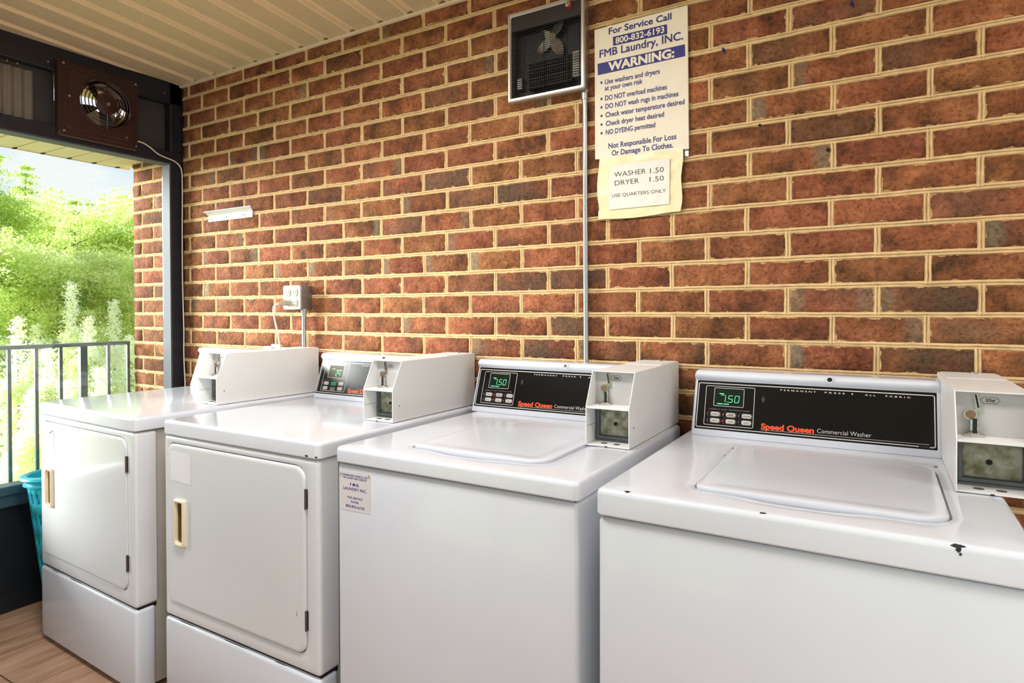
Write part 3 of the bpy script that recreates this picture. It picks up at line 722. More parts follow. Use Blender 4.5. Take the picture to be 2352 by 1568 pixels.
# low undergrowth filling the foot of the wood
q = random.Random(5); T = []
for i in range(8500):
    u = q.uniform(-80, 560); ds = q.uniform(17, 29); x, y = along(u, ds); zt = GZ + .06 * max(0, -x - 16)
    hh = .5 + 2.4 * max(0, .5 + noise.noise(Vector((u * .022, ds * .15, 7)))) ** 1.5
    T.append((x, y, zt + abs(q.gauss(0, .5)) * hh + .04 * (ds - 17), .14, q.uniform(.15, .75)))
T = np.array(T); rg = np.random.default_rng(9); n = len(T) * 20
P = np.repeat(T[:, :3], 20, axis=0) + rg.normal(size=(n, 3)) * .14
o = leaf_mesh('undergrowth', P, .04 * rg.uniform(.5, 1.4, n), np.repeat(T[:, 4], 20) + rg.uniform(-.15, .15, n), BRO)
tag(o, label='pale leafy undergrowth filling the foot of the wood', cat='undergrowth', kind='stuff')

# ------------------------------------------------------------------ machines
TOP = .914
def deck_mesh(w, d, ztop, m, parent, lid=None, th=.044):
    """rounded top deck; lid = (x0, x1, y0, y1) opening, else closed"""
    g = G(); rc = .016; re = .0105
    def lp(ins, z): return [(p[0], p[1], z) for p in rr(ins, w - ins, ins, d - ins, max(rc - ins, .004), 6, 14)]
    zb = ztop - th
    loops = [lp(.012, zb), lp(.002, zb), lp(0, zb + .003)]
    for i in range(0, 7):
        a = i * PI / 12; loops.append(lp(re * (1 - math.cos(a)), ztop - re + re * math.sin(a)))
    if lid:
        x0, x1, y0, y1 = lid
        def il(o, z, sc=1):
            out = []
            for p in rr(x0 - o, x1 + o, y0 - o, y1 + o, [.03 + o, .05 + o, .06 + o, .03 + o], 6, 14):
                zz = z
                if sc and p[1] < y0 + .01:
                    u = (p[0] - (x0 + (x1 - x0) * .46)) / .085
                    zz -= sc * .0055 * math.exp(-u ** 4)
                out.append((p[0], p[1], zz))
            return out
        loops += [il(.060, ztop, 0), il(.045, ztop, 0), il(.022, ztop - .0012, .55), il(.007, ztop - .002, 1), il(.004, ztop - .0035, 1), il(.003, ztop - .012, 1)]
        g.loft(loops, False, True)
    else: g.loft(loops, False, True)
    return g.out('top_deck', m, parent, smooth=32)

def make_lid(x0, x1, y0, y1, ztop, parent):
    g = G()
    def lp(i, z): return [(p[0], p[1], z) for p in rr(x0 + i, x1 - i, y0 + i, y1 - i, [max(.03 - i, .01), max(.05 - i, .01), max(.06 - i, .01), max(.03 - i, .01)], 6, 14)]
    g.loft([lp(.001, ztop - .010), lp(0, ztop - .002), lp(.0012, ztop + .0018), lp(.004, ztop + .0030), lp(.010, ztop + .0036), lp(.026, ztop + .0034), lp(.036, ztop + .0024), lp(.050, ztop + .0020)], True, True)
    o = g.out('lid', ENAMEL, parent, smooth=45); return o

YB, YT, ZB, ZT = -.167, -.119, .916, 1.060     # sloping console face, relative to a base of y = 0 at the wall
SL = math.hypot(YT - YB, ZT - ZB); VD = ((YT - YB) / SL, (ZT - ZB) / SL)
def console(parent, x0, x1, yo, kind, org, label=None):
    """org = world origin of machine; x0,x1,yo in world; console face bottom at y = yo"""
    dy = yo - YB
    def W(x, y, z): return (x - org[0], y - org[1], z)
    g = G()
    pr = [(YB + .03, .9145), (YB + .001, .9145), (YB, .918), (YT - .0008, ZT - .002), (YT - .004, ZT + .004), (YT - .009, ZT + .010), (YT - .0095, ZT + .016), (YT - .006, ZT + .022), (YT + .002, ZT + .026), (YT + .02, ZT + .027), (-.035, ZT + .026), (-.030, ZT + .020), (-.030, .9145)]
    pr = [(min(y + dy, -.026), z) for y, z in pr]
    cx = sum(p[0] for p in pr) / len(pr); cz = .99
    def sl(x, s): return [W(x, cx + (y - cx) * s, cz + (z - cz) * s if z > .93 else z) for y, z in pr]
    def sl2(x, i): return [W(x, min(y + i * (1 if y < yo + .09 else -.2), -.026), z - (i if z > ZT + .01 else 0)) for y, z in pr]
    g.loft([sl2(x0, .007), sl2(x0 + .002, .003), sl2(x0 + .007, 0), sl2(x1 - .007, 0), sl2(x1 - .002, .003), sl2(x1, .007)], True, True)
    c = g.out('console', ENAMEL, parent, smooth=35)
    def P(u, v, o=.0006):   # point on the sloping face, u from the nominal console left edge, v up the slope
        return W(x0u + u, YB + dy + VD[0] * v - VD[1] * o, ZB + VD[1] * v + VD[0] * o)
    x0u = x0
    def PP(o): return lambda u, v: P(u, v, o)
    ue = min(.5600, x1 - x0 - .004)
    rbx = lambda a, b, c_, d, o0, o1, m, nm, par=c: G().loft([[P(p[0], p[1], o0) for p in rr(a, b, c_, d, .0015, 2, 1)], [P(p[0], p[1], o1) for p in rr(a, b, c_, d, .0015, 2, 1)]], False, True).out(nm, m, par)
    rbx(.0088, .5600, .0160, .1500, -.002, .0006, BLACK, 'black_face_plate')
    o1 = PP(.0009); o2 = PP(.0013)
    outline(.0118, .5568, .0205, .1440, .005, .0022, o1, LINE, c, 'printed_border')
    outline(.0325, .1600, .0285, .1366, .004, .0014, o1, LINE, c, 'printed_border')
    # display
    outline(.0550, .1333, .0812, .1318, .003, .0013, o1, LINE, c, 'display_frame')
    rbx(.0566, .1317, .0828, .1302, .0006, .0011, SCREEN2 if kind == 'dryer' else SCREEN, 'display')
    dsp = G()
    def seg(a, b, c_, d, t=.0011):
        a_ = Vector((a, b)); b_ = Vector((c_, d)); n_ = (b_ - a_).normalized(); s_ = Vector((-n_.y, n_.x)) * t * .5
        dsp.quad(*[P(*q, .0015) for q in (a_ - s_, b_ - s_, b_ + s_, a_ + s_)])
    def digit(ch, u, v, w_=.0105, h=.0180):
        A = (u + .002, v + h); B = (u + w_ + .002, v + h); C = (u + w_ + .001, v + h / 2); D = (u + w_, v); E_ = (u, v); F_ = (u + .001, v + h / 2)
        S = {'t': (A, B), 'rt': (B, C), 'rb': (C, D), 'b': (D, E_), 'lb': (E_, F_), 'lt': (F_, A), 'm': (F_, C)}
        for q_ in {'1': 'rt rb', '5': 't lt m rb b', '0': 't rt rb b lb lt', '2': 't rt m lb b', '4': 'lt rt m rb'}[ch].split():
            (a, b), (c_, d) = S[q_]; f = .06; seg(a + (c_ - a) * f, b + (d - b) * f, c_ + (a - c_) * f, d + (b - d) * f)
    if kind == 'dryer':
        digit('2', .0960, .0895, .0095, .0170); digit('4', .1100, .0895, .0095, .0170)
        seg(.0740, .1160, .0880, .1160, .0026); seg(.0980, .1120, .1265, .1120, .0026)
    else:
        digit('1', .0740, .0935); digit('5', .0925, .0935); digit('0', .1090, .0935)
        seg(.0890, .0935, .0905, .0935, .0016)
        lettering('PRICE', .0693, .0812, .1145, .0022, GREEN_ON, c, PP(.0015), .03, 'display_word'); seg(.0735, .1118, .0850, .1118, .0007)
        lettering('INSERT COINS', .0646, .0953, .0865, .0024, GREEN_ON, c, PP(.0015), .03, 'display_word')
    tag(dsp.out('display_digits', GREEN_ON, c), label='glowing green digits %s' % ('24' if kind == 'dryer' else '1.50'))
    lettering('FABRICS AND TEMPERATURES', .0445, .1494, .0705, .0040, GREYP, c, o1, .0)
    if kind == 'washer':
        names = ['NORMAL', 'PERM\nPRESS', 'DELICATES', 'HOT', 'WARM', 'COLD']; k = 0
        for v in (.0590, .0415):
            for u in (.0615, .1020, .1423):
                outline(u - .0205, u + .0150, v - .0064, v + .0064, .0035, .0006, o1, GREYP, c, 'button_outline')
                b = G().loft([[P(p[0], p[1], o) for p in rr(u - .0125 + i, u + .0125 - i, v - .0058 + i, v + .0058 - i, .0052 - i * .9, 4, 1)] for o, i in ((.0006, 0), (.0014, 0), (.0018, .0005))], False, True).out('push_button', BUTTON, c, smooth=40)
                for li, wd in enumerate(names[k].split('\n')):
                    hw = .0095 if len(wd) > 4 else .0060
                    nl = len(names[k].split('\n'))
                    lettering(wd, u - hw, u + hw, v - .0012 + (.0018 - li * .0036 if nl > 1 else 0), .0024, DARKP, c, PP(.0021), .02)
                on = (u == .1020)
                G().loft([[P(p[0], p[1], o) for p in rr(u - .0215, u - .0180, v - .0017, v + .0017, .0016, 3, 1)] for o in (.0006, .0016)], False, True).out('indicator_light', RED_ON if on else GREYP, c)
                k += 1
    else:
        for (u, v, m_, nm) in [(.0565, .0585, BUTTON, 'push_button'), (.0960, .0585, GREEN_BTN, 'start_button'), (.1355, .0600, BUTTON, 'push_button'), (.0555, .0395, BUTTON, 'push_button'), (.0960, .0370, GREYP, 'push_button'), (.1345, .0400, BUTTON, 'push_button')]:
            outline(u - .0165, u + .0165, v - .0075, v + .0075, .004, .0006, o1, GREYP, c, 'button_outline')
            b = G().loft([[P(p[0], p[1], o) for p in rr(u - .0125 + i, u + .0125 - i, v - .0065 + i, v + .0065 - i, .0050 - i * .9 if m_ is BUTTON else .002, 4, 1)] for o, i in ((.0006, 0), (.0014, 0), (.0018, .0005))], False, True).out(nm, m_, c, smooth=40)
            if m_ is BUTTON: outline(u - .0095, u + .0095, v - .0040, v + .0040, .003, .0009, PP(.0021), DARKP, c, 'button_print')
            if m_ is GREEN_BTN: lettering('START', u - .0085, u + .0085, v - .0014, .0028, DARKP, c, PP(.0021), .02)
        G().loft([[P(p[0], p[1], o) for p in rr(.0365, .0405, .0565, .0605, .0019, 3, 1)] for o in (.0006, .0016)], False, True).out('indicator_light', RED_ON, c)
    def clip_txt(t, a, b, base, cap, m_, bold):
        lettering(t, a, b, base, cap, m_, c, o1, bold)
    X = x1 - x0
    clip_txt('P E R M A N E N T', .2221, .3060, .1334, .0038, LINE, .008)
    if X > .3: clip_txt('P R E S S', .3256, .3702, .1336, .0038, LINE, .008)
    G().loft([[P(p[0], p[1], o) for p in rr(.3848, .3884, .1341, .1373, .0008, 2, 1)] for o in (.0006, .001)], False, True).out('printed_dot', LINE, c)
    clip_txt('A L L', .4137, .4369, .1334, .0038, LINE, .008); clip_txt('F A B R I C', .4573, .5085, .1334, .0038, LINE, .008)
    lettering('Speed Queen', .1795, .3042, .0302, .0136, ORANGE, c, o2, .04)
    lettering('Commercial Washer', .3110, .4285, .0322, .0105, LINE, c, o2, -.006)
    mesh('printed_rule', [P(.1791, .0270, .0009), P(.5438, .0270, .0009), P(.5438, .0278, .0009), P(.1791, .0278, .0009)], [(0, 1, 2, 3)], LINE, c)
    if kind == 'washer':
        mesh('printed_smudge', [P(*p, .0009) for p in blob(.1815, .107, .0045, .0085, 14, 3, .05)], [tuple(range(14))], mat('smudge', (34, 31, 30), .4), c)
        mesh('print_gap', [P(.524, .0200, .0011), P(.545, .0200, .0011), P(.545, .0232, .0011), P(.524, .0232, .0011)], [(0, 1, 2, 3)], BLACKG, c)
        lettering('39006', .5265, .5420, .0206, .0018, GREYP, c, o2)
    # screw hole in the lip
    sx, sy, sz = x0 + .337, YT - .0105 + dy, ZT + .018
    G().disc(W(sx, sy, sz), (0, -1, .5), .0085, .0006, 16).out('screw_rim', ENAMEL, c, smooth=40)
    G().disc(W(sx, sy - .0006, sz), (0, -1, .5), .0058, .0009, 16).out('screw_hole', SCREW, c, smooth=40)
    return c

def coin_box(parent, x0, x1, yf, org, hexlabel=True, dirty=DIRTY):
    """yf: y of the lower front edge; back close to the wall; z from the deck up to 1.098"""
    def W(x, y, z): return (x - org[0], y - org[1], z)
    zb, zk, zt = .9155, 1.0125, 1.099; yt = yf + .043; yb = -.008; T = .0025; w_ = x1 - x0
    holder = thing('coin_box'); holder.parent = parent
    prof = [(yf, zb), (yf, zk), (yt, zt), (yb, zt), (yb, zb)]
    def plate_x(xa, xb, pf, nm, m_):
        g = G(); n = len(pf); vs = [W(xa, *p) for p in pf] + [W(xb, *p) for p in pf]
        g.add(vs, [tuple(range(n))[::-1], tuple(range(n, 2 * n))] + [(i, (i + 1) % n, n + (i + 1) % n, n + i) for i in range(n)])
        o = g.out(nm, m_, holder); bevel(o, .0008); return o
    def bevel(o, wd):
        md = o.modifiers.new('bevel', 'BEVEL'); md.width = wd; md.segments = 2; md.limit_method = 'ANGLE'
    plate_x(x0, x0 + T, prof, 'side_wall', BOXPAINT); plate_x(x1 - T, x1, prof, 'side_wall', BOXPAINT)
    B = lambda a, b, c, d, e, f, nm, m_, bv=.0006: G().box(a - org[0], b - org[0], c - org[1], d - org[1], e, f, bv).out(nm, m_, holder)
    B(x0 + T, x1 - T, yt + .0005, yb, zt - T, zt, 'top_wall', BOXPAINT)
    B(x0 + T, x1 - T, yf + .0005, yb, zb, zb + .0022, 'base_wall', BOXPAINT)
    B(x0 + T, x1 - T, yf + .0005, yf + .075, zk - .0045, zk, 'shelf', BOXPAINT)
    yp = yf + .062
    B(x0 + T, x1 - T, yp, yp + .003, zk, zt - T, 'slide_panel', BOXIN)
    # top service lid with its lock screw, further back
    B(x0 + .006, x1 - .006, yb - .16, yb - .002, zt, zt + .0016, 'service_lid', BOXPAINT)
    G().disc(W((x0 + x1) / 2 + .01, yb - .035, zt + .0016), (0, 0, 1), .008, .004, 14).out('lid_screw', STEEL, holder, smooth=40)
    # coin chute: angled slot, round eye, vertical slide, flange
    U = lambda a, b, o: W(x0 + a, yp - o, b)
    g = G(); g.loft([[U(p[0], p[1], o) for p in ((.0320, 1.0935 - 0), (.0385, 1.0935), (.0455, 1.0610), (.0440, 1.0555), (.0330, 1.0600), (.0350, 1.0640))] for o in (0, .0035)], False, True)
    g.out('slot_bezel', CHROME, holder)
    mesh('coin_slot', [U(a, b, .0038) for a, b in ((.0338, 1.0915), (.0368, 1.0915), (.0413, 1.0665), (.0383, 1.0660))], [(0, 1, 2, 3)], SEAM, holder)
    G().disc(U(.0275, 1.0530, 0), (0, -1, 0), .0115, .006, 20).out('eye_ring', CHROME, holder, smooth=40)
    G().disc(U(.0275, 1.0530, .006), (0, -1, 0), .0082, .0010, 20).out('eye_window', mat('eye_copper', (150, 120, 100), .25, .7), holder, smooth=40)
    G().box(x0 + .0255 - org[0], x0 + .0395 - org[0], yp - .012 - org[1], yp - org[1], 1.0165, 1.0460, .003).out('slide_body', CHROME, holder, smooth=40)
    G().box(x0 + .0300 - org[0], x0 + .0372 - org[0], yp - .0128 - org[1], yp - .011 - org[1], 1.0170, 1.0455, .001).out('slide_channel', mat('channel_dark', (12, 26, 18), .3), holder)
    G().disc(W(x0 + .0325, yp - .012, zk), (0, 0, 1), .0165, .0050, 22).disc(W(x0 + .0325, yp - .012, zk + .005), (0, 0, 1), .0115, .002, 22).out('slide_flange', CHROME, holder, smooth=40)
    if hexlabel:
        hx = [(.0425, 1.0810), (.0480, 1.0870), (.0680, 1.0870), (.0735, 1.0810), (.0680, 1.0745), (.0480, 1.0745)]
        cxm, czm = .058, 1.081; inn = [(cxm + (a - cxm) * .95, czm + (b - czm) * .90) for a, b in hx]
        mesh('price_hexagon', [U(a, b, .0004) for a, b in hx + inn], [(i, (i + 1) % 6, 6 + (i + 1) % 6, 6 + i) for i in range(6)], DARKP, holder)
        lettering('25¢', .0508, .0655, 1.0785, .0052, DARKP, holder, lambda a, b: U(a, b, .0005), .02)
    # vault door in the lower opening
    yv = yf + .058
    z1, z2 = .9255, 1.004; a0, a1 = .0085, w_ - .0060
    g = G(); g.loft([[W(x0 + p[0], yv + o, p[1]) for p in rr(a0 + i, a1 - i, z1 + i, z2 - i, .002, 2, 1)] for i, o in ((-.004, 0), (0, -.006), (.006, -.006), (.008, .004))])
    g.out('vault_rim', VAULTEDGE, holder, smooth=30)
    G().box(x0 + a0 + .004 - org[0], x0 + a1 - .004 - org[0], yv + .003 - org[1], yv + .006 - org[1], z1 + .004, z2 - .004).out('vault_door', dirty, holder)
    G().disc(W(x0 + .057, yv + .0025, .9635), (0, -1, 0), .0052, .0012, 14).out('lock_hole', SEAM, holder)
    B(x0 + T, x1 - T, yv + .008, yv + .010, zb + .002, zk - .005, 'inner_backing', BOXIN)
    for a in (.038, .072): G().disc(W(x0 + a, yf + .030, zb + .0022), (0, 0, 1), .0085, .0007, 18).out('floor_bolt', GALV, holder)
    # seam in the inner left wall, notch in the lower lip
    G().box(x0 + T - org[0], x0 + T + .0004 - org[0], yf + .006 - org[1], yf + .05 - org[1], .9620, .9628).out('wall_seam', SEAM, holder)
    G().box(x0 + .052 - org[0], x0 + .058 - org[0], yf - .0008 - org[1], yf + .002 - org[1], zb - .0002, zb + .0020).out('lip_notch', SEAM, holder)
    G().disc(W(x1, yf + .030, .963), (1, 0, 0), .002, .0006, 10).out('rivet', SEAM, holder)
    return holder

def feet(parent, w, d, h=.02):
    for x in (.05, w - .05):
        for y in (.07, d - .06): G().disc((x, y, .015 + .0), (0, 0, 1), .018, h, 12).out('foot', SEAM, parent)

def washer(x0, yf, w, cons, box, label, group, lx=.568, th=.050):
    d = -.03 - yf; org = (x0, yf, 0)
    t = thing('washing_machine', (x0, yf, 0), label=label, cat='washing machine', group=group)
    lid = (.160, lx, .100, .520)
    deck_mesh(w, d, TOP, ENAMEL, t, lid, th)
    make_lid(lid[0], lid[1], lid[2], lid[3], TOP, t)
    G().box(.004, w - .004, .006, d - .004, .035, TOP - th - .004, .011).out('cabinet', ENAMEL, t, smooth=35)
    G().box(.012, w - .012, .014, d - .012, TOP - th - .010, TOP - th + .004).out('seam_shadow_gap', SEAM, t)
    feet(t, w, d)
    console(t, cons[0], cons[1], cons[2], 'washer', org)
    coin_box(t, box[0], box[1], box[2], org)
    return t

def dryer(x0, yf, w, cons, box, label, group, rz=0, warm=ENAMEL_WARM):
    d = -.03 - yf; org = (x0, yf, 0)
    t = thing('clothes_dryer', (x0, yf, 0), rz=rz, label=label, cat='clothes dryer', group=group)
    deck_mesh(w, d, TOP, ENAMEL, t)
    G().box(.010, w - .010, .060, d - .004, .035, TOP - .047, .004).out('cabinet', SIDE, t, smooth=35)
    G().box(.014, w - .014, .03, d - .012, TOP - .053, TOP - .038).out('seam_shadow_gap', SEAM, t)
    zf0, zf1 = .302, TOP - .047
    dx0, dx1, dz0, dz1 = .032, w - .052, .350, zf1 - .023
    # front panel with a rounded-corner door opening, sides returning 6 cm
    g = G(); y_ = .003; rc = .011
    def lp(i, y): return [(p[0], y, p[1]) for p in rr(.004 + i, w - .004 - i, zf0 + i, zf1 - i, max(.006, .012 - i), 6, 12)]
    def dl(i, y): return [(p[0], y, p[1]) for p in rr(dx0 - i, dx1 + i, dz0 - i, dz1 + i, [.022 + i, .034 + i, .038 + i, .024 + i], 6, 12)]
    loops = [lp(.0, y_ + .066), lp(0, y_ + rc)]
    for i in range(1, 6): a = i * PI / 10; loops.append(lp(rc * (1 - math.cos(a)) * .9, y_ + rc - rc * math.sin(a)))
    loops += [dl(.006, y_), dl(.0035, y_ + .0008), dl(.0025, y_ + .003), dl(.0025, y_ + .016)]
    g.loft(loops, False, True); g.out('front_panel', warm, t, smooth=35)
    # door, with a hole for the recessed pull
    hx0, hx1, hz0, hz1 = .076, .118, .540, .672
    g = G()
    def dd(i, y): return [(p[0], y, p[1]) for p in rr(dx0 + i, dx1 - i, dz0 + i, dz1 - i, [.022 - i * .6, .034 - i * .6, .038 - i * .6, .024 - i * .6], 6, 12)]
    def hl(i, y): return [(p[0], y, p[1]) for p in rr(hx0 + i, hx1 - i, hz0 + i, hz1 - i, .006, 6, 12)]
    g.loft([dd(0, y_ + .013), dd(0, y_ + .001), dd(.0015, y_ - .003), dd(.005, y_ - .0045), dd(.010, y_ - .0045), hl(.002, y_ - .0045), hl(.002, y_ + .02)])
    door = g.out('door', warm, t, smooth=35)
    G().loft([hl(-.006, y_ - .0045), hl(-.005, y_ - .0125), hl(-.001, y_ - .0145), hl(.003, y_ - .0130), hl(.005, y_ - .006), hl(.006, y_ + .012)]).out('handle', CREAM, door, smooth=40)
    G().loft([hl(.0058, y_ - .004), hl(.0065, y_ + .018)], False, True).out('handle_recess', CREAMD, door, smooth=40)
    for zz in (.762, .442):
        h = G()
        for k in range(3): h.tube([(dx1 + .001, y_ - .003, zz - .027 + k * .018), (dx1 + .001, y_ - .003, zz - .010 + k * .018)], .0032, 8)
        h.box(dx1 + .001, dx1 + .007, y_ - .001, y_ + .001, zz - .025, zz + .025)
        h.out('hinge', HINGE, door, smooth=40)
    # lower panel
    G().box(.003, w - .003, .001, .066, .030, .296, .011).out('lower_panel', ENAMEL, t, smooth=35)
    G().box(.010, w - .010, .012, .070, .290, .308).out('panel_gap', SEAM, t)
    feet(t, w, d)
    console(t, cons[0], cons[1], cons[2], 'dryer', org)
    coin_box(t, box[0], box[1], box[2], org)
    return t, y_ - .0045

WG = 'coin-operated top-loading washers'; DG = 'coin-operated front-loading dryers'
d1, yd1 = dryer(.262, -.768, .700, (.252, .8120, -.178), (.8115, .9300, -.469), 'white coin dryer nearest the window, blank beige sticker on its door', DG, 0)
d2, yd2 = dryer(1.056, -.757, .700, (1.0740, 1.6155, -.170), (1.6145, 1.7335, -.450), 'white coin dryer whose display reads 24, between the other dryer and a washer', DG, 0)
w3 = washer(1.8175, -.763, .670, (1.8010, 2.3590, -.133), (2.3580, 2.4735, -.437), 'white coin washer with the blue-lettered sticker on its front, in the middle of the row', WG, .539, .038)
w4 = washer(2.5280, -.777, .665, (2.5500, 3.1200, -.165), (3.1180, 3.2380, -.462), 'white coin washer nearest the camera at the right end, edge of its top chipped', WG)
# dryer 1 stands a little askew
ang = math.radians(-2.0)
d1.rotation_euler.z = ang

# stickers and wear
def on_front(parent, org, y): return lambda x, z: (x - org[0], y - org[1], z)
pf = lambda x, z, o=.0: (x, yd1 - .0008 - o, z)
g = G(); k = 6
pts = [(.020, .822), (.050, .812), (.085, .808), (.118, .823), (.119, .724), (.021, .727)]
patch([(a + .014, b) for a, b in pts], lambda a, b: (a, yd1 - .0006, b), BEIGE, d1, 'blank_sticker')
patch([(.036, .822), (.130, .820), (.098, .806), (.064, .811)], lambda a, b: (a, yd1 - .004 + (b - .806) * .15, b), mat('sticker_curl', (236, 232, 224), .5), d1, 'sticker_curl')
RES = mat('sticker_residue', (228, 228, 230), .3)
patch([(.048, .823), (.150, .822), (.150, .727), (.048, .733)], lambda a, b: (a, yd2 - .0005, b), RES, d2, 'sticker_residue')
patch([(.612, .460), (.6135, .460), (.6185, .447), (.617, .447)], lambda a, b: (a, yd2 - .0005, b), GRIME, d2, 'scratch')
org3 = (1.8175, -.763, 0); yfc = .0060
PF3 = lambda o: (lambda a, b: (a - org3[0], yfc - .0004 - o, b))
stk = patch([(1.831, .8475), (1.837, .8545), (1.926, .8545), (1.933, .8465), (1.933, .7600), (1.831, .7570)], PF3(0), STICKER, w3, 'service_sticker')
stk['label'] = 'white sticker with blue service lettering'
for t_, a, b, z_, _, c_ in [('THESE MACHINES OWNED BY AND', 1.8390, 1.9240, .8440, 0, .0046), ('THIS LAUNDRY AREA LEASED BY', 1.8410, 1.9220, .8375, 0, .0046), ('F.M.B.', 1.8660, 1.8970, .8210, 0, .0068), ('LAUNDRY INC.', 1.8430, 1.9210, .8095, 0, .0068), ('FOR SERVICE', 1.8570, 1.9070, .7890, 0, .0048), ('PHONE', 1.8690, 1.8950, .7790, 0, .0048), ('800-832-6193', 1.8510, 1.9140, .7668, 0, .0062)]:
    lettering(t_, a, b, z_, c_, BLUE2, stk, PF3(.0004), .010)
for (a, b, rx, rz_, sd) in [(1.834, .846, .003, .006, 1), (1.929, .851, .0035, .004, 2)]:
    patch(blob(a, b, rx, rz_, 9, sd), PF3(.0005), mat('glue_stain', (176, 160, 134), .7), stk, 'glue_stain')
# chipped enamel along the deck edges: (machine-relative x, distance from the front over the rounded edge)
def edge_pt(x, s, ztop=TOP, re=.0107):
    """s<0 on the top surface behind the edge, s>0 down the rounded nose and front"""
    if s <= 0: return (x, re - s, ztop + .0005)
    a = s / re
    if a < PI / 2: return (x, re - (re + .0005) * math.sin(a), ztop - re + (re + .0005) * math.cos(a))
    return (x, -.0005, ztop - re - (s - re * PI / 2))
def chip(parent, x, s, rx, rs, seed, stretch=0):
    n = 14; ring = blob(0, 0, rx, rs, n, seed, .45)
    vs = [edge_pt(x, s)]; fs = []
    for f in (.33, .66, 1): vs += [edge_pt(x + a * f, s + b * f) for a, b in ring]
    for i in range(n): fs.append((0, 1 + i, 1 + (i + 1) % n))
    for q_ in range(2):
        for i in range(n): fs.append((1 + q_ * n + i, 1 + q_ * n + (i + 1) % n, 1 + (q_ + 1) * n + (i + 1) % n, 1 + (q_ + 1) * n + i)[::-1])
    mesh('paint_chip', vs, fs, CHIP, parent)
chip(w4, .062, .002, .0065, .0035, 4); chip(w4, .300, .004, .0075, .0020, 8); chip(w4, .566, .009, .0080, .0028, 6); chip(w4, .567, .014, .0032, .0045, 9); chip(w4, .569, .020, .0020, .0022, 12)
chip(d2, .655, .044, .006, .0025, 3); chip(d2, .690, .044, .005, .003, 7)
for (x, y, r1, sd) in [(.158, .490, .0035, 2), (.157, .400, .0025, 3), (.572, .52, .003, 5)]:
    patch(blob(x, y, r1, r1 * 1.4, 9, sd), lambda a, b: (a, b, TOP + .0005), CHIP, w4, 'paint_chip')
patch(blob(.150, .480, .003, .003, 9, 4), lambda a, b: (a, b, TOP + .0005), CHIP, w3, 'paint_chip')
# scuffed grime along the seam of the dryers
for (t_, x, L_) in [(d2, .08, .09), (d2, .30, .12), (d1, .10, .06), (d1, .24, .10), (d2, .52, .06)]:
    patch([(x, .3005), (x + L_ * .3, .3022), (x + L_, .3012), (x + L_ * .7, .2990), (x + .01, .2988)], lambda a, b: (a, .0005, b), GRIME, t_, 'grime')

# ------------------------------------------------------------------ things on the brick wall
# signboard
sg = thing('warning_sign', (2.352, -.008, 1.945), label='cream plastic laundry sign with blue lettering and a WARNING band', cat='sign')
def SG(o): return lambda a, b: (a - 2.352, -.0045 - o, b - 1.945)
g = G(); g.loft([[(p[0] - 2.352, y, p[1] - 1.945) for p in [(2.2025, 2.1525), (2.2045, 1.7385), (2.5035, 1.7330), (2.4990, 2.1570)]] for y in (.003, -.0045)], True, True); g.out('board', SIGNM, sg)
G().box(.070, .149, .004, .0055, -.232, -.15).out('backing_strip', STEEL, sg)
patch([(2.213, 2.042), (2.214, 2.0055), (2.493, 2.0080), (2.492, 2.0435)], SG(.0004), BLUE, sg, 'blue_band')
patch([(2.2652, 2.1160), (2.2660, 2.0878), (2.4390, 2.0860), (2.4380, 2.1155)], SG(.0004), BLUE, sg, 'blue_band')
SL_ = [('For Service Call', 2.2510, 2.4520, 2.1270, .0190, BLUE, .02), ('800-832-6193', 2.2740, 2.4300, 2.0925, .0185, SIGNM, .02), ('FMB Laundry, INC.', 2.2200, 2.4860, 2.0590, .0235, BLUE, 0), ('WARNING:', 2.2490, 2.4610, 2.0125, .0250, SIGNM, .04),
       ('Use washers and dryers', 2.2380, 2.4160, 1.9720, .0150, BLUE, .017), ('at your own risk', 2.2380, 2.3620, 1.9520, .0145, BLUE, .017), ('DO NOT overload machines', 2.2390, 2.4380, 1.9205, .0150, BLUE, .017), ('DO NOT wash rugs in machines', 2.2400, 2.4730, 1.8940, .0150, BLUE, .017),
       ('Check water temperature desired', 2.2400, 2.4910, 1.8670, .0150, BLUE, .017), ('Check dryer heat desired', 2.2410, 2.4290, 1.8395, .0150, BLUE, .017), ('NO DYEING permitted', 2.2410, 2.4020, 1.8120, .0150, BLUE, .017),
       ('Not Responsible For Loss', 2.2500, 2.4670, 1.7670, .0160, BLUE, .017), ('Or Damage To Clothes.', 2.2610, 2.4570, 1.7430, .0160, BLUE, .017)]
for t_, a, b, z_, c_, m_, bd in SL_:
    if bd == 0:   # thickened by overprinting
        for k_, (ox, oz) in enumerate(((0, 0), (.0011, 0), (0, .0008), (.0011, .0008))): lettering(t_, a + ox, b + ox, z_ + oz, c_, m_, sg, SG(.0008 + .00006 * k_), 0)
    else: lettering(t_, a, b, z_, c_, m_, sg, SG(.0008), bd)
for z_ in (1.9795, 1.9280, 1.9010, 1.8740, 1.8465, 1.8190): patch([(2.2265 + .0037 * math.cos(i * PI / 6), z_ + .0042 * math.sin(i * PI / 6)) for i in range(12)], SG(.0006), BLUE, sg, 'bullet_mark')
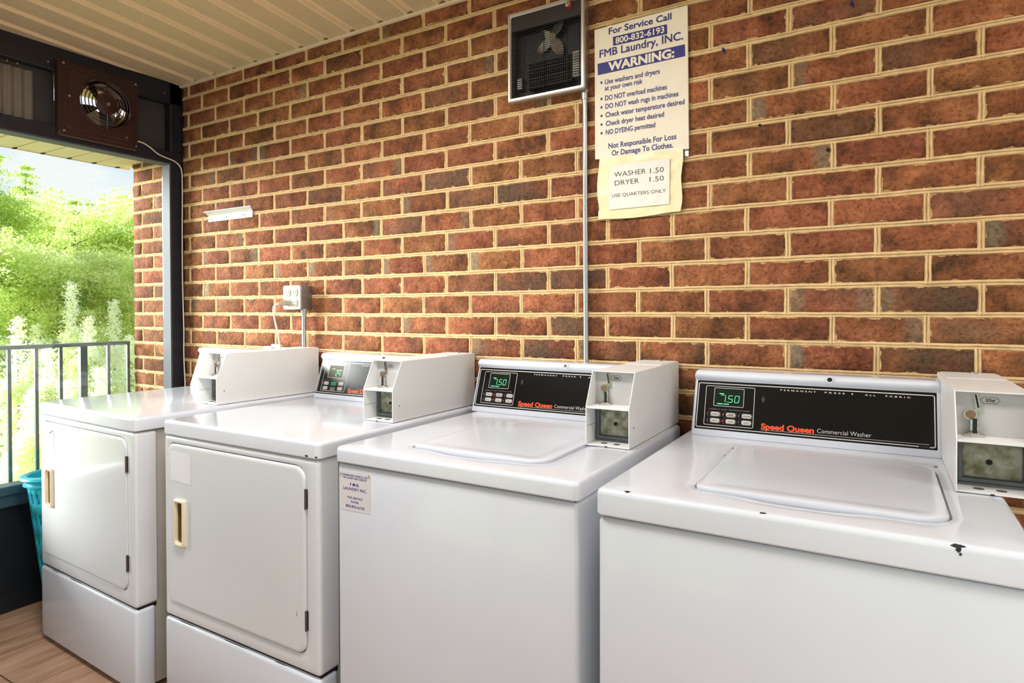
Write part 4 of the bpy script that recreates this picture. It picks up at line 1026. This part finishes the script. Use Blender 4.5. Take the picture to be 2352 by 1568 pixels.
# price notice in its yellowed sleeve
pn = thing('price_notice', (2.35, -.012, 1.64), label='wrinkled yellowed plastic sleeve holding a typed price notice below the sign', cat='notice')
edge = [(2.2140, 1.7400), (2.4850, 1.7385), (2.4865, 1.7000), (2.4890, 1.6830), (2.4835, 1.6300), (2.4825, 1.5800), (2.4780, 1.5480), (2.4400, 1.5465), (2.4000, 1.5455), (2.3700, 1.5430), (2.3300, 1.5420), (2.2800, 1.5435), (2.2400, 1.5415), (2.2125, 1.5435), (2.2165, 1.6000), (2.2180, 1.6400), (2.2200, 1.6700), (2.2155, 1.7150)]
nx_, nz_ = 26, 18; vs = []; fs = []
def lerp_edge(tx, tz):
    xl = 2.2150 + .004 * math.sin(tz * 7 + 1) - (.004 if tz < .15 else 0); xr_ = 2.4850 + .003 * math.sin(tz * 9) - (.006 * (1 - tz) ** 3)
    zb_ = 1.5430 + .003 * math.sin(tx * 6 + 2) + .0035 * tx; zt_ = 1.7400
    return xl + (xr_ - xl) * tx, zb_ + (zt_ - zb_) * tz
for j in range(nz_ + 1):
    for i in range(nx_ + 1):
        x, z = lerp_edge(i / nx_, j / nz_)
        wv = noise.noise(Vector((x * 22, z * 22, 3))) * .0035 + .002 * noise.noise(Vector((x * 60, z * 60, 1)))
        inn = 2.256 < x < 2.449 and 1.572 < z < 1.711
        vs.append((x - 2.35, -.001 + (wv if not inn else wv * .25 - .0), z - 1.64))
for j in range(nz_):
    for i in range(nx_): a = j * (nx_ + 1) + i; fs.append((a, a + 1, a + nx_ + 2, a + nx_ + 1))
mesh('plastic_sleeve', vs, fs, SLEEVE, pn, smooth=70)
patch([(2.2575, 1.7100), (2.4480, 1.7110), (2.4470, 1.5735), (2.2525, 1.5720)], lambda a, b: (a - 2.35, -.0048, b - 1.64), PAPER, pn, 'paper_sheet')
PN = lambda a, b: (a - 2.35, -.0053, b - 1.64)
for t_, a, b, z_, c_ in [('WASHER', 2.2710, 2.3740, 1.6735, .0150), ('1.50', 2.3870, 2.4300, 1.6720, .0150), ('DRYER', 2.2730, 2.3520, 1.6465, .0152), ('1.50', 2.3860, 2.4300, 1.6460, .0150), ('USE QUARTERS ONLY', 2.2640, 2.4360, 1.6100, .0106)]:
    lettering(t_, a, b, z_, c_, INK, pn, PN, -.004)

# wall heater
ht_ = thing('wall_heater', (2.04, 0, 1.96), label='wall-mounted electric heater with aluminium frame, fan blades and dark slatted grille', cat='heater')
hx0, hx1, hz0, hz1 = 1.900 - 2.04, 2.1835 - 2.04, .0, .2985
HB = lambda nm, m_, *b, bev=.002: G().box(*b, bev).out(nm, m_, ht_)
g = G()
def hr(i, y): return [(p[0], y, p[1]) for p in rr(hx0 + i, hx1 - i, hz0 + i, hz1 - i, .004, 3, 2)]
g.loft([hr(.006, -.0), hr(.006, -.034), hr(0, -.036), hr(0, -.049), hr(.003, -.052), hr(.010, -.052), hr(.013, -.047), hr(.013, -.040)], False, False); g.out('frame', ALU, ht_, smooth=30)
HB('back_pan', HEATER_D, hx0 + .008, hx1 - .008, -.008, -.004, .008, .290)
HB('control_panel', HEATER_D, hx0 + .0125, hx1 - .0125, -.046, -.041, .2360, .2860)
gr = G()
for i in range(31):
    z_ = .0185 + i * .00715; gr.tube([(hx0 + .013, -.0445, z_), (hx1 - .013, -.0445, z_)], .0011, 5)
for x_ in (hx0 + .020, hx0 + .062, -.005, hx1 - .062, hx1 - .020): gr.tube([(x_, -.0425, .014), (x_, -.0425, .236)], .0013, 5)
tag(gr.out('grille', ROD, ht_, smooth=60), kind='stuff')
hub = (.022, -.020, .195)
G().disc(hub, (0, -1, 0), .012, .014, 14).out('fan_hub', CHROME, ht_, smooth=40)
for th, ln, wd in [(1.05, .066, .036), (-1.15, .066, .032), (3.75, .062, .020), (2.6, .040, .016)]:
    vs = []; c_, s_ = math.cos(th), math.sin(th); n = 9
    for i in range(n):
        f = i / (n - 1); q_ = .008 + ln * f; hw = wd * .5 * math.sin(PI * min(1, .16 + f * .86)) ** .7 + .002
        for sg_ in (-1, 1): vs.append((hub[0] + c_ * q_ - s_ * hw * sg_, hub[1] - .008 + sg_ * .007, hub[2] + s_ * q_ + c_ * hw * sg_))
    mesh('fan_blade', vs, [(2 * i, 2 * i + 1, 2 * i + 3, 2 * i + 2) for i in range(n - 1)], BLADE, ht_, smooth=80)
el = G()
for i in range(21):
    x_ = -.066 + i * .0078
    el.box(x_, x_ + .0022, -.036, -.014, .034, .124)
for j in range(9): el.box(-.068, .094, -.038, -.036, .038 + j * .0098, .0405 + j * .0098)
tag(el.out('heating_element', FIN, ht_), kind='stuff')
HB('rating_label', mat('label_grey', (170, 164, 156), .5), .098, .130, -.040, -.038, .045, .128, bev=.0005)
HB('thermostat', GALV, hx0 + .024, hx0 + .044, -.030, -.012, .045, .085)
for j in range(9): G().box(.101, .127, -.0404, -.0402, .052 + j * .008, .0545 + j * .008).out('label_print', DARKP, ht_)
kn = G().tube([(.0905, -.046, .2725), (.0905, -.056, .2725), (.0905, -.060, .2725)], [.0115, .0105, .0085], 20).out('knob', mat('knob_red', (150, 40, 34), .3), ht_, smooth=40)
G().disc((.0905, -.060, .2725), (0, -1, 0), .0085, .0012, 18).box(.0888, .0922, -.0665, -.060, .264, .281, .0008).out('knob_face', CHROME, kn, smooth=40)
# conduit down the wall
cd = thing('conduit_pipe', (2.171, -.014, 1.96), label='long thin steel conduit running down the bricks from the heater', cat='pipe')
G().tube([(-.001, -.004, 0), (-.001, 0, -.05), (.001, 0, -.5), (.003, 0, -.95), (.003, 0, -1.1)], .0088, 14).out('pipe', STEEL, cd, smooth=60)
G().tube([(-.001, -.004, .004), (-.001, -.004, -.006)], .0125, 8).tube([(-.001, -.004, -.006), (-.001, -.003, -.026)], .0112, 14).out('connector', STEEL, cd, smooth=40)

# outlet box with four receptacles
ob = thing('outlet_box', (.829, 0, 1.3115), label='surface steel outlet box with a white four-socket cover plate', cat='outlet')
G().box(-.053, .053, -.058, -.0, -.050, .050, .004).out('box', GALV, ob, smooth=35)
G().loft([[(p[0], y, p[1]) for p in rr(-.054 + i, .054 - i, -.0515 + i, .0515 - i, .009, 5, 1)] for i, y in ((0, -.058), (0, -.0625), (.002, -.0645))], False, True).out('cover_plate', PLATE_W, ob, smooth=35)
for x_ in (-.0215, .0225):
    for z_ in (-.0225, .0205):
        s_ = G().loft([[(p[0], y, p[1]) for p in rr(x_ - .0165 + i, x_ + .0165 - i, z_ - .0165 + i, z_ + .0165 - i, .0145, 6, 1)] for i, y in ((-.001, -.0644), (-.001, -.066), (.0005, -.0672))], False, True).out('socket', SOCK, ob, smooth=35)
        for a, b, hh in ((-.0062, .003, .0045), (.0062, .003, .0036)): G().box(x_ + a - .0012, x_ + a + .0012, -.0676, -.0670, z_ + b - hh, z_ + b + hh).out('slot', SEAM, s_)
        G().disc((x_, -.0670, z_ - .0085), (0, -1, 0), .0026, .0005, 10).out('slot', SEAM, s_)
for x_, z_ in ((-.042, .043), (.042, .043), (-.042, -.043), (.042, -.043), (0, .043), (0, -.043)): G().disc((x_, -.0645, z_), (0, -1, 0), .0026, .001, 10).out('screw', GALV, ob)
c2 = thing('conduit_pipe', (.866, -.030, 1.262), label='short steel conduit from under the outlet box to behind the left dryer', cat='pipe')
G().tube([(0, 0, 0), (0, 0, -.1625)], .0092, 14).out('pipe', STEEL, c2, smooth=60)
G().tube([(0, 0, .002), (0, 0, -.010)], .0145, 8).tube([(0, 0, -.010), (0, 0, -.028)], .0118, 14).out('connector', STEEL, c2, smooth=40)
# plug and its cord
pc = thing('plug_cord', (.8065, -.066, 1.288), label='ivory plug with white cord hanging from the lower left socket', cat='cord')
G().tube([(0, 0, 0), (-.000, -.014, 0), (-.004, -.024, -.001), (-.010, -.040, -.004)], [.0115, .0125, .009, .005], 12).out('plug', SOCK, pc, smooth=50)
px_pts = [(-.010, -.040, -.004), (-.018, -.052, -.009), (-.030, -.050, -.022), (-.045, -.038, -.040), (-.058, -.020, -.075), (-.063, .0, -.14), (-.066, .012, -.20), (-.068, .02, -.30)]
G().tube(smoothpts(px_pts), .0033, 8).out('cord', WHITEPL, pc, smooth=60)
G().box(-.125, -.070, .010, .030, -.195, -.180, .004).box(-.170, -.120, .008, .030, -.200, -.190, .003).out('adapter', WHITEPL, pc, smooth=35)

# white metal angle bracket
br = thing('angle_bracket', (.330, 0, 1.705), label='empty white metal angle bracket screwed to the brick near the window', cat='bracket')
sk = lambda x: .0  # level
vs = []; T = .0018
def BR(x, y, z): return (x - .330, y, z - 1.705)
G().box(-.166, .1655, -.0045, -.0025, -.016, .014, .0005).out('wall_flange', WHITEPL, br)
G().loft([[BR(x, y, z) for x, y, z in ((.162, -.003, 1.7175), (.4965, -.003, 1.7175), (.522, -.036, 1.7325 + dzz), (.174, -.036, 1.7325 + dzz))] for dzz in (0, .002)], True, True).out('shelf_flange', WHITEPL, br)
for x_ in (.185, .306, .430):
    G().disc(BR(x_ + .010, -.0046, 1.704), (0, -1, 0), .0058, .0014, 14).out('screw', SCREW, br, smooth=40)
    patch([(x_ - .008, 1.7025), (x_ + .004, 1.7005), (x_ + .004, 1.7075), (x_ - .008, 1.7055)], lambda a, b: BR(a, -.0048, b), SEAM, br, 'slot')
# small blue anchors in the joints
for (x, z, lb) in [(2.602, 2.005, 'blue plastic wall anchor in the mortar just right of the sign'), (2.928, 2.058, 'blue plastic wall anchor higher up, further right of the sign')]:
    tag(G().tube([(x, .004, z), (x - .001, -.012, z + .003)], [.0045, .003], 8).tube([(x, -.001, z), (x + .004, -.003, z - .010)], .0018, 6).out('wall_anchor', BLUEANCHOR, smooth=50), label=lb, cat='wall anchor')

# ------------------------------------------------------------------ laundry basket
lb_ = thing('laundry_basket', (.112, -.596, .016), label='turquoise plastic laundry basket between the window wall and the left dryer', cat='laundry basket')
lb_.rotation_euler = (math.radians(0), math.radians(-3.0), 0)
n = 48; hB = .575; g = G()
def R(z): return .080 + .056 * (z / hB) ** .9
zs = [0, .03, .055] + [.055 + .0415 * i for i in range(1, 12)] + [.535, .555]
ring = lambda z, o=0: [((R(z) + o) * math.cos(2 * PI * i / n), (R(z) + o) * math.sin(2 * PI * i / n), z) for i in range(n)]
vs = []
for z in zs: vs += ring(z)
fs = []
for j in range(len(zs) - 1):
    for i in range(n):
        hole = 1 < j < len(zs) - 3 and i % 2 == 0 and j % 2 == 0
        if not hole: fs.append((j * n + i, j * n + (i + 1) % n, (j + 1) * n + (i + 1) % n, (j + 1) * n + i))
fs.append(tuple(reversed(range(n))))
bd = mesh('basket_body', vs, fs, TEAL, lb_, smooth=60)
md = bd.modifiers.new('thick', 'SOLIDIFY'); md.thickness = .004
g = G(); g.loft([[(q_ * math.cos(2 * PI * i / n), q_ * math.sin(2 * PI * i / n), z) for i in range(n)] for q_, z in ((R(hB) - .006, .545), (R(hB) - .006, hB), (R(hB) + .004, hB + .006), (R(hB) + .019, hB + .002), (R(hB) + .021, hB - .008), (R(hB) + .017, hB - .012), (R(hB) + .006, hB - .008), (R(hB) + .002, .545))])
g.out('rim', TEAL, lb_, smooth=50)
G().loft([[(q_ * math.cos(2 * PI * i / n), q_ * math.sin(2 * PI * i / n), z) for i in range(n)] for q_, z in ((R(hB), .548), (R(hB) + .010, .546), (R(hB) + .010, .540), (R(hB), .538))]).out('rim_bead', TEAL, lb_, smooth=50)

# ------------------------------------------------------------------ rest of the room behind the camera
tag(G().box(5.0, 5.12, -3.3, .1, 0, .50).box(5.0, 5.12, -3.3, .1, 2.12, 2.6).out('wall_right', WALLP), kind='structure')
w3_ = thing('added_window_3', (5.05, 0, 0), kind='structure')  # unseen window, added to light the machines' right-hand sides
for i in range(4):
    y = -3.2 + i * 1.06
    G().box(-.03, .03, y, y + .06, .50, 2.12, .003).out('mullion', FRAME, w3_)
    if i < 3: G().box(-.003, .003, y + .06, y + 1.06, .50, 2.12).out('glass_pane', glass, w3_)
tag(G().box(-.055, 5.0, -3.32, -3.2, 0, .12).box(-.055, 5.0, -3.32, -3.2, 2.25, 2.6).out('wall_front', WALLP), kind='structure')
w2 = thing('window_2', (0, -3.25, 0), kind='structure')
for i in range(5):
    x = -.05 + i * 1.24
    G().box(x, x + .06, -.03, .03, .12, 2.25, .003).out('mullion', FRAME, w2)
    if i < 4: G().box(x + .06, x + 1.24, -.003, .003, .12, 2.25).out('glass_pane', glass, w2)

tag(G().box(3.85, 5.0, 0, .12, 0, 2.6).out('wall_back_end', WALLP), kind='structure')
for i, (lx, ly) in enumerate(FILL_LAMPS):
    t = thing('fill_lamp', (lx, ly, 2.389), label='unseen fill lamp added on the ceiling over the aisle, %s' % ('nearer the window' if i == 0 else 'nearer the right wall'), cat='lamp')
    G().box(-.60, .60, -.08, .08, -.035, 0, .004).out('fill_lamp_body', WHITEPL, t)
    G().box(-.59, .59, -.13, .13, -.075, -.035, .012).out('diffuser', LAMPM, t, smooth=40)
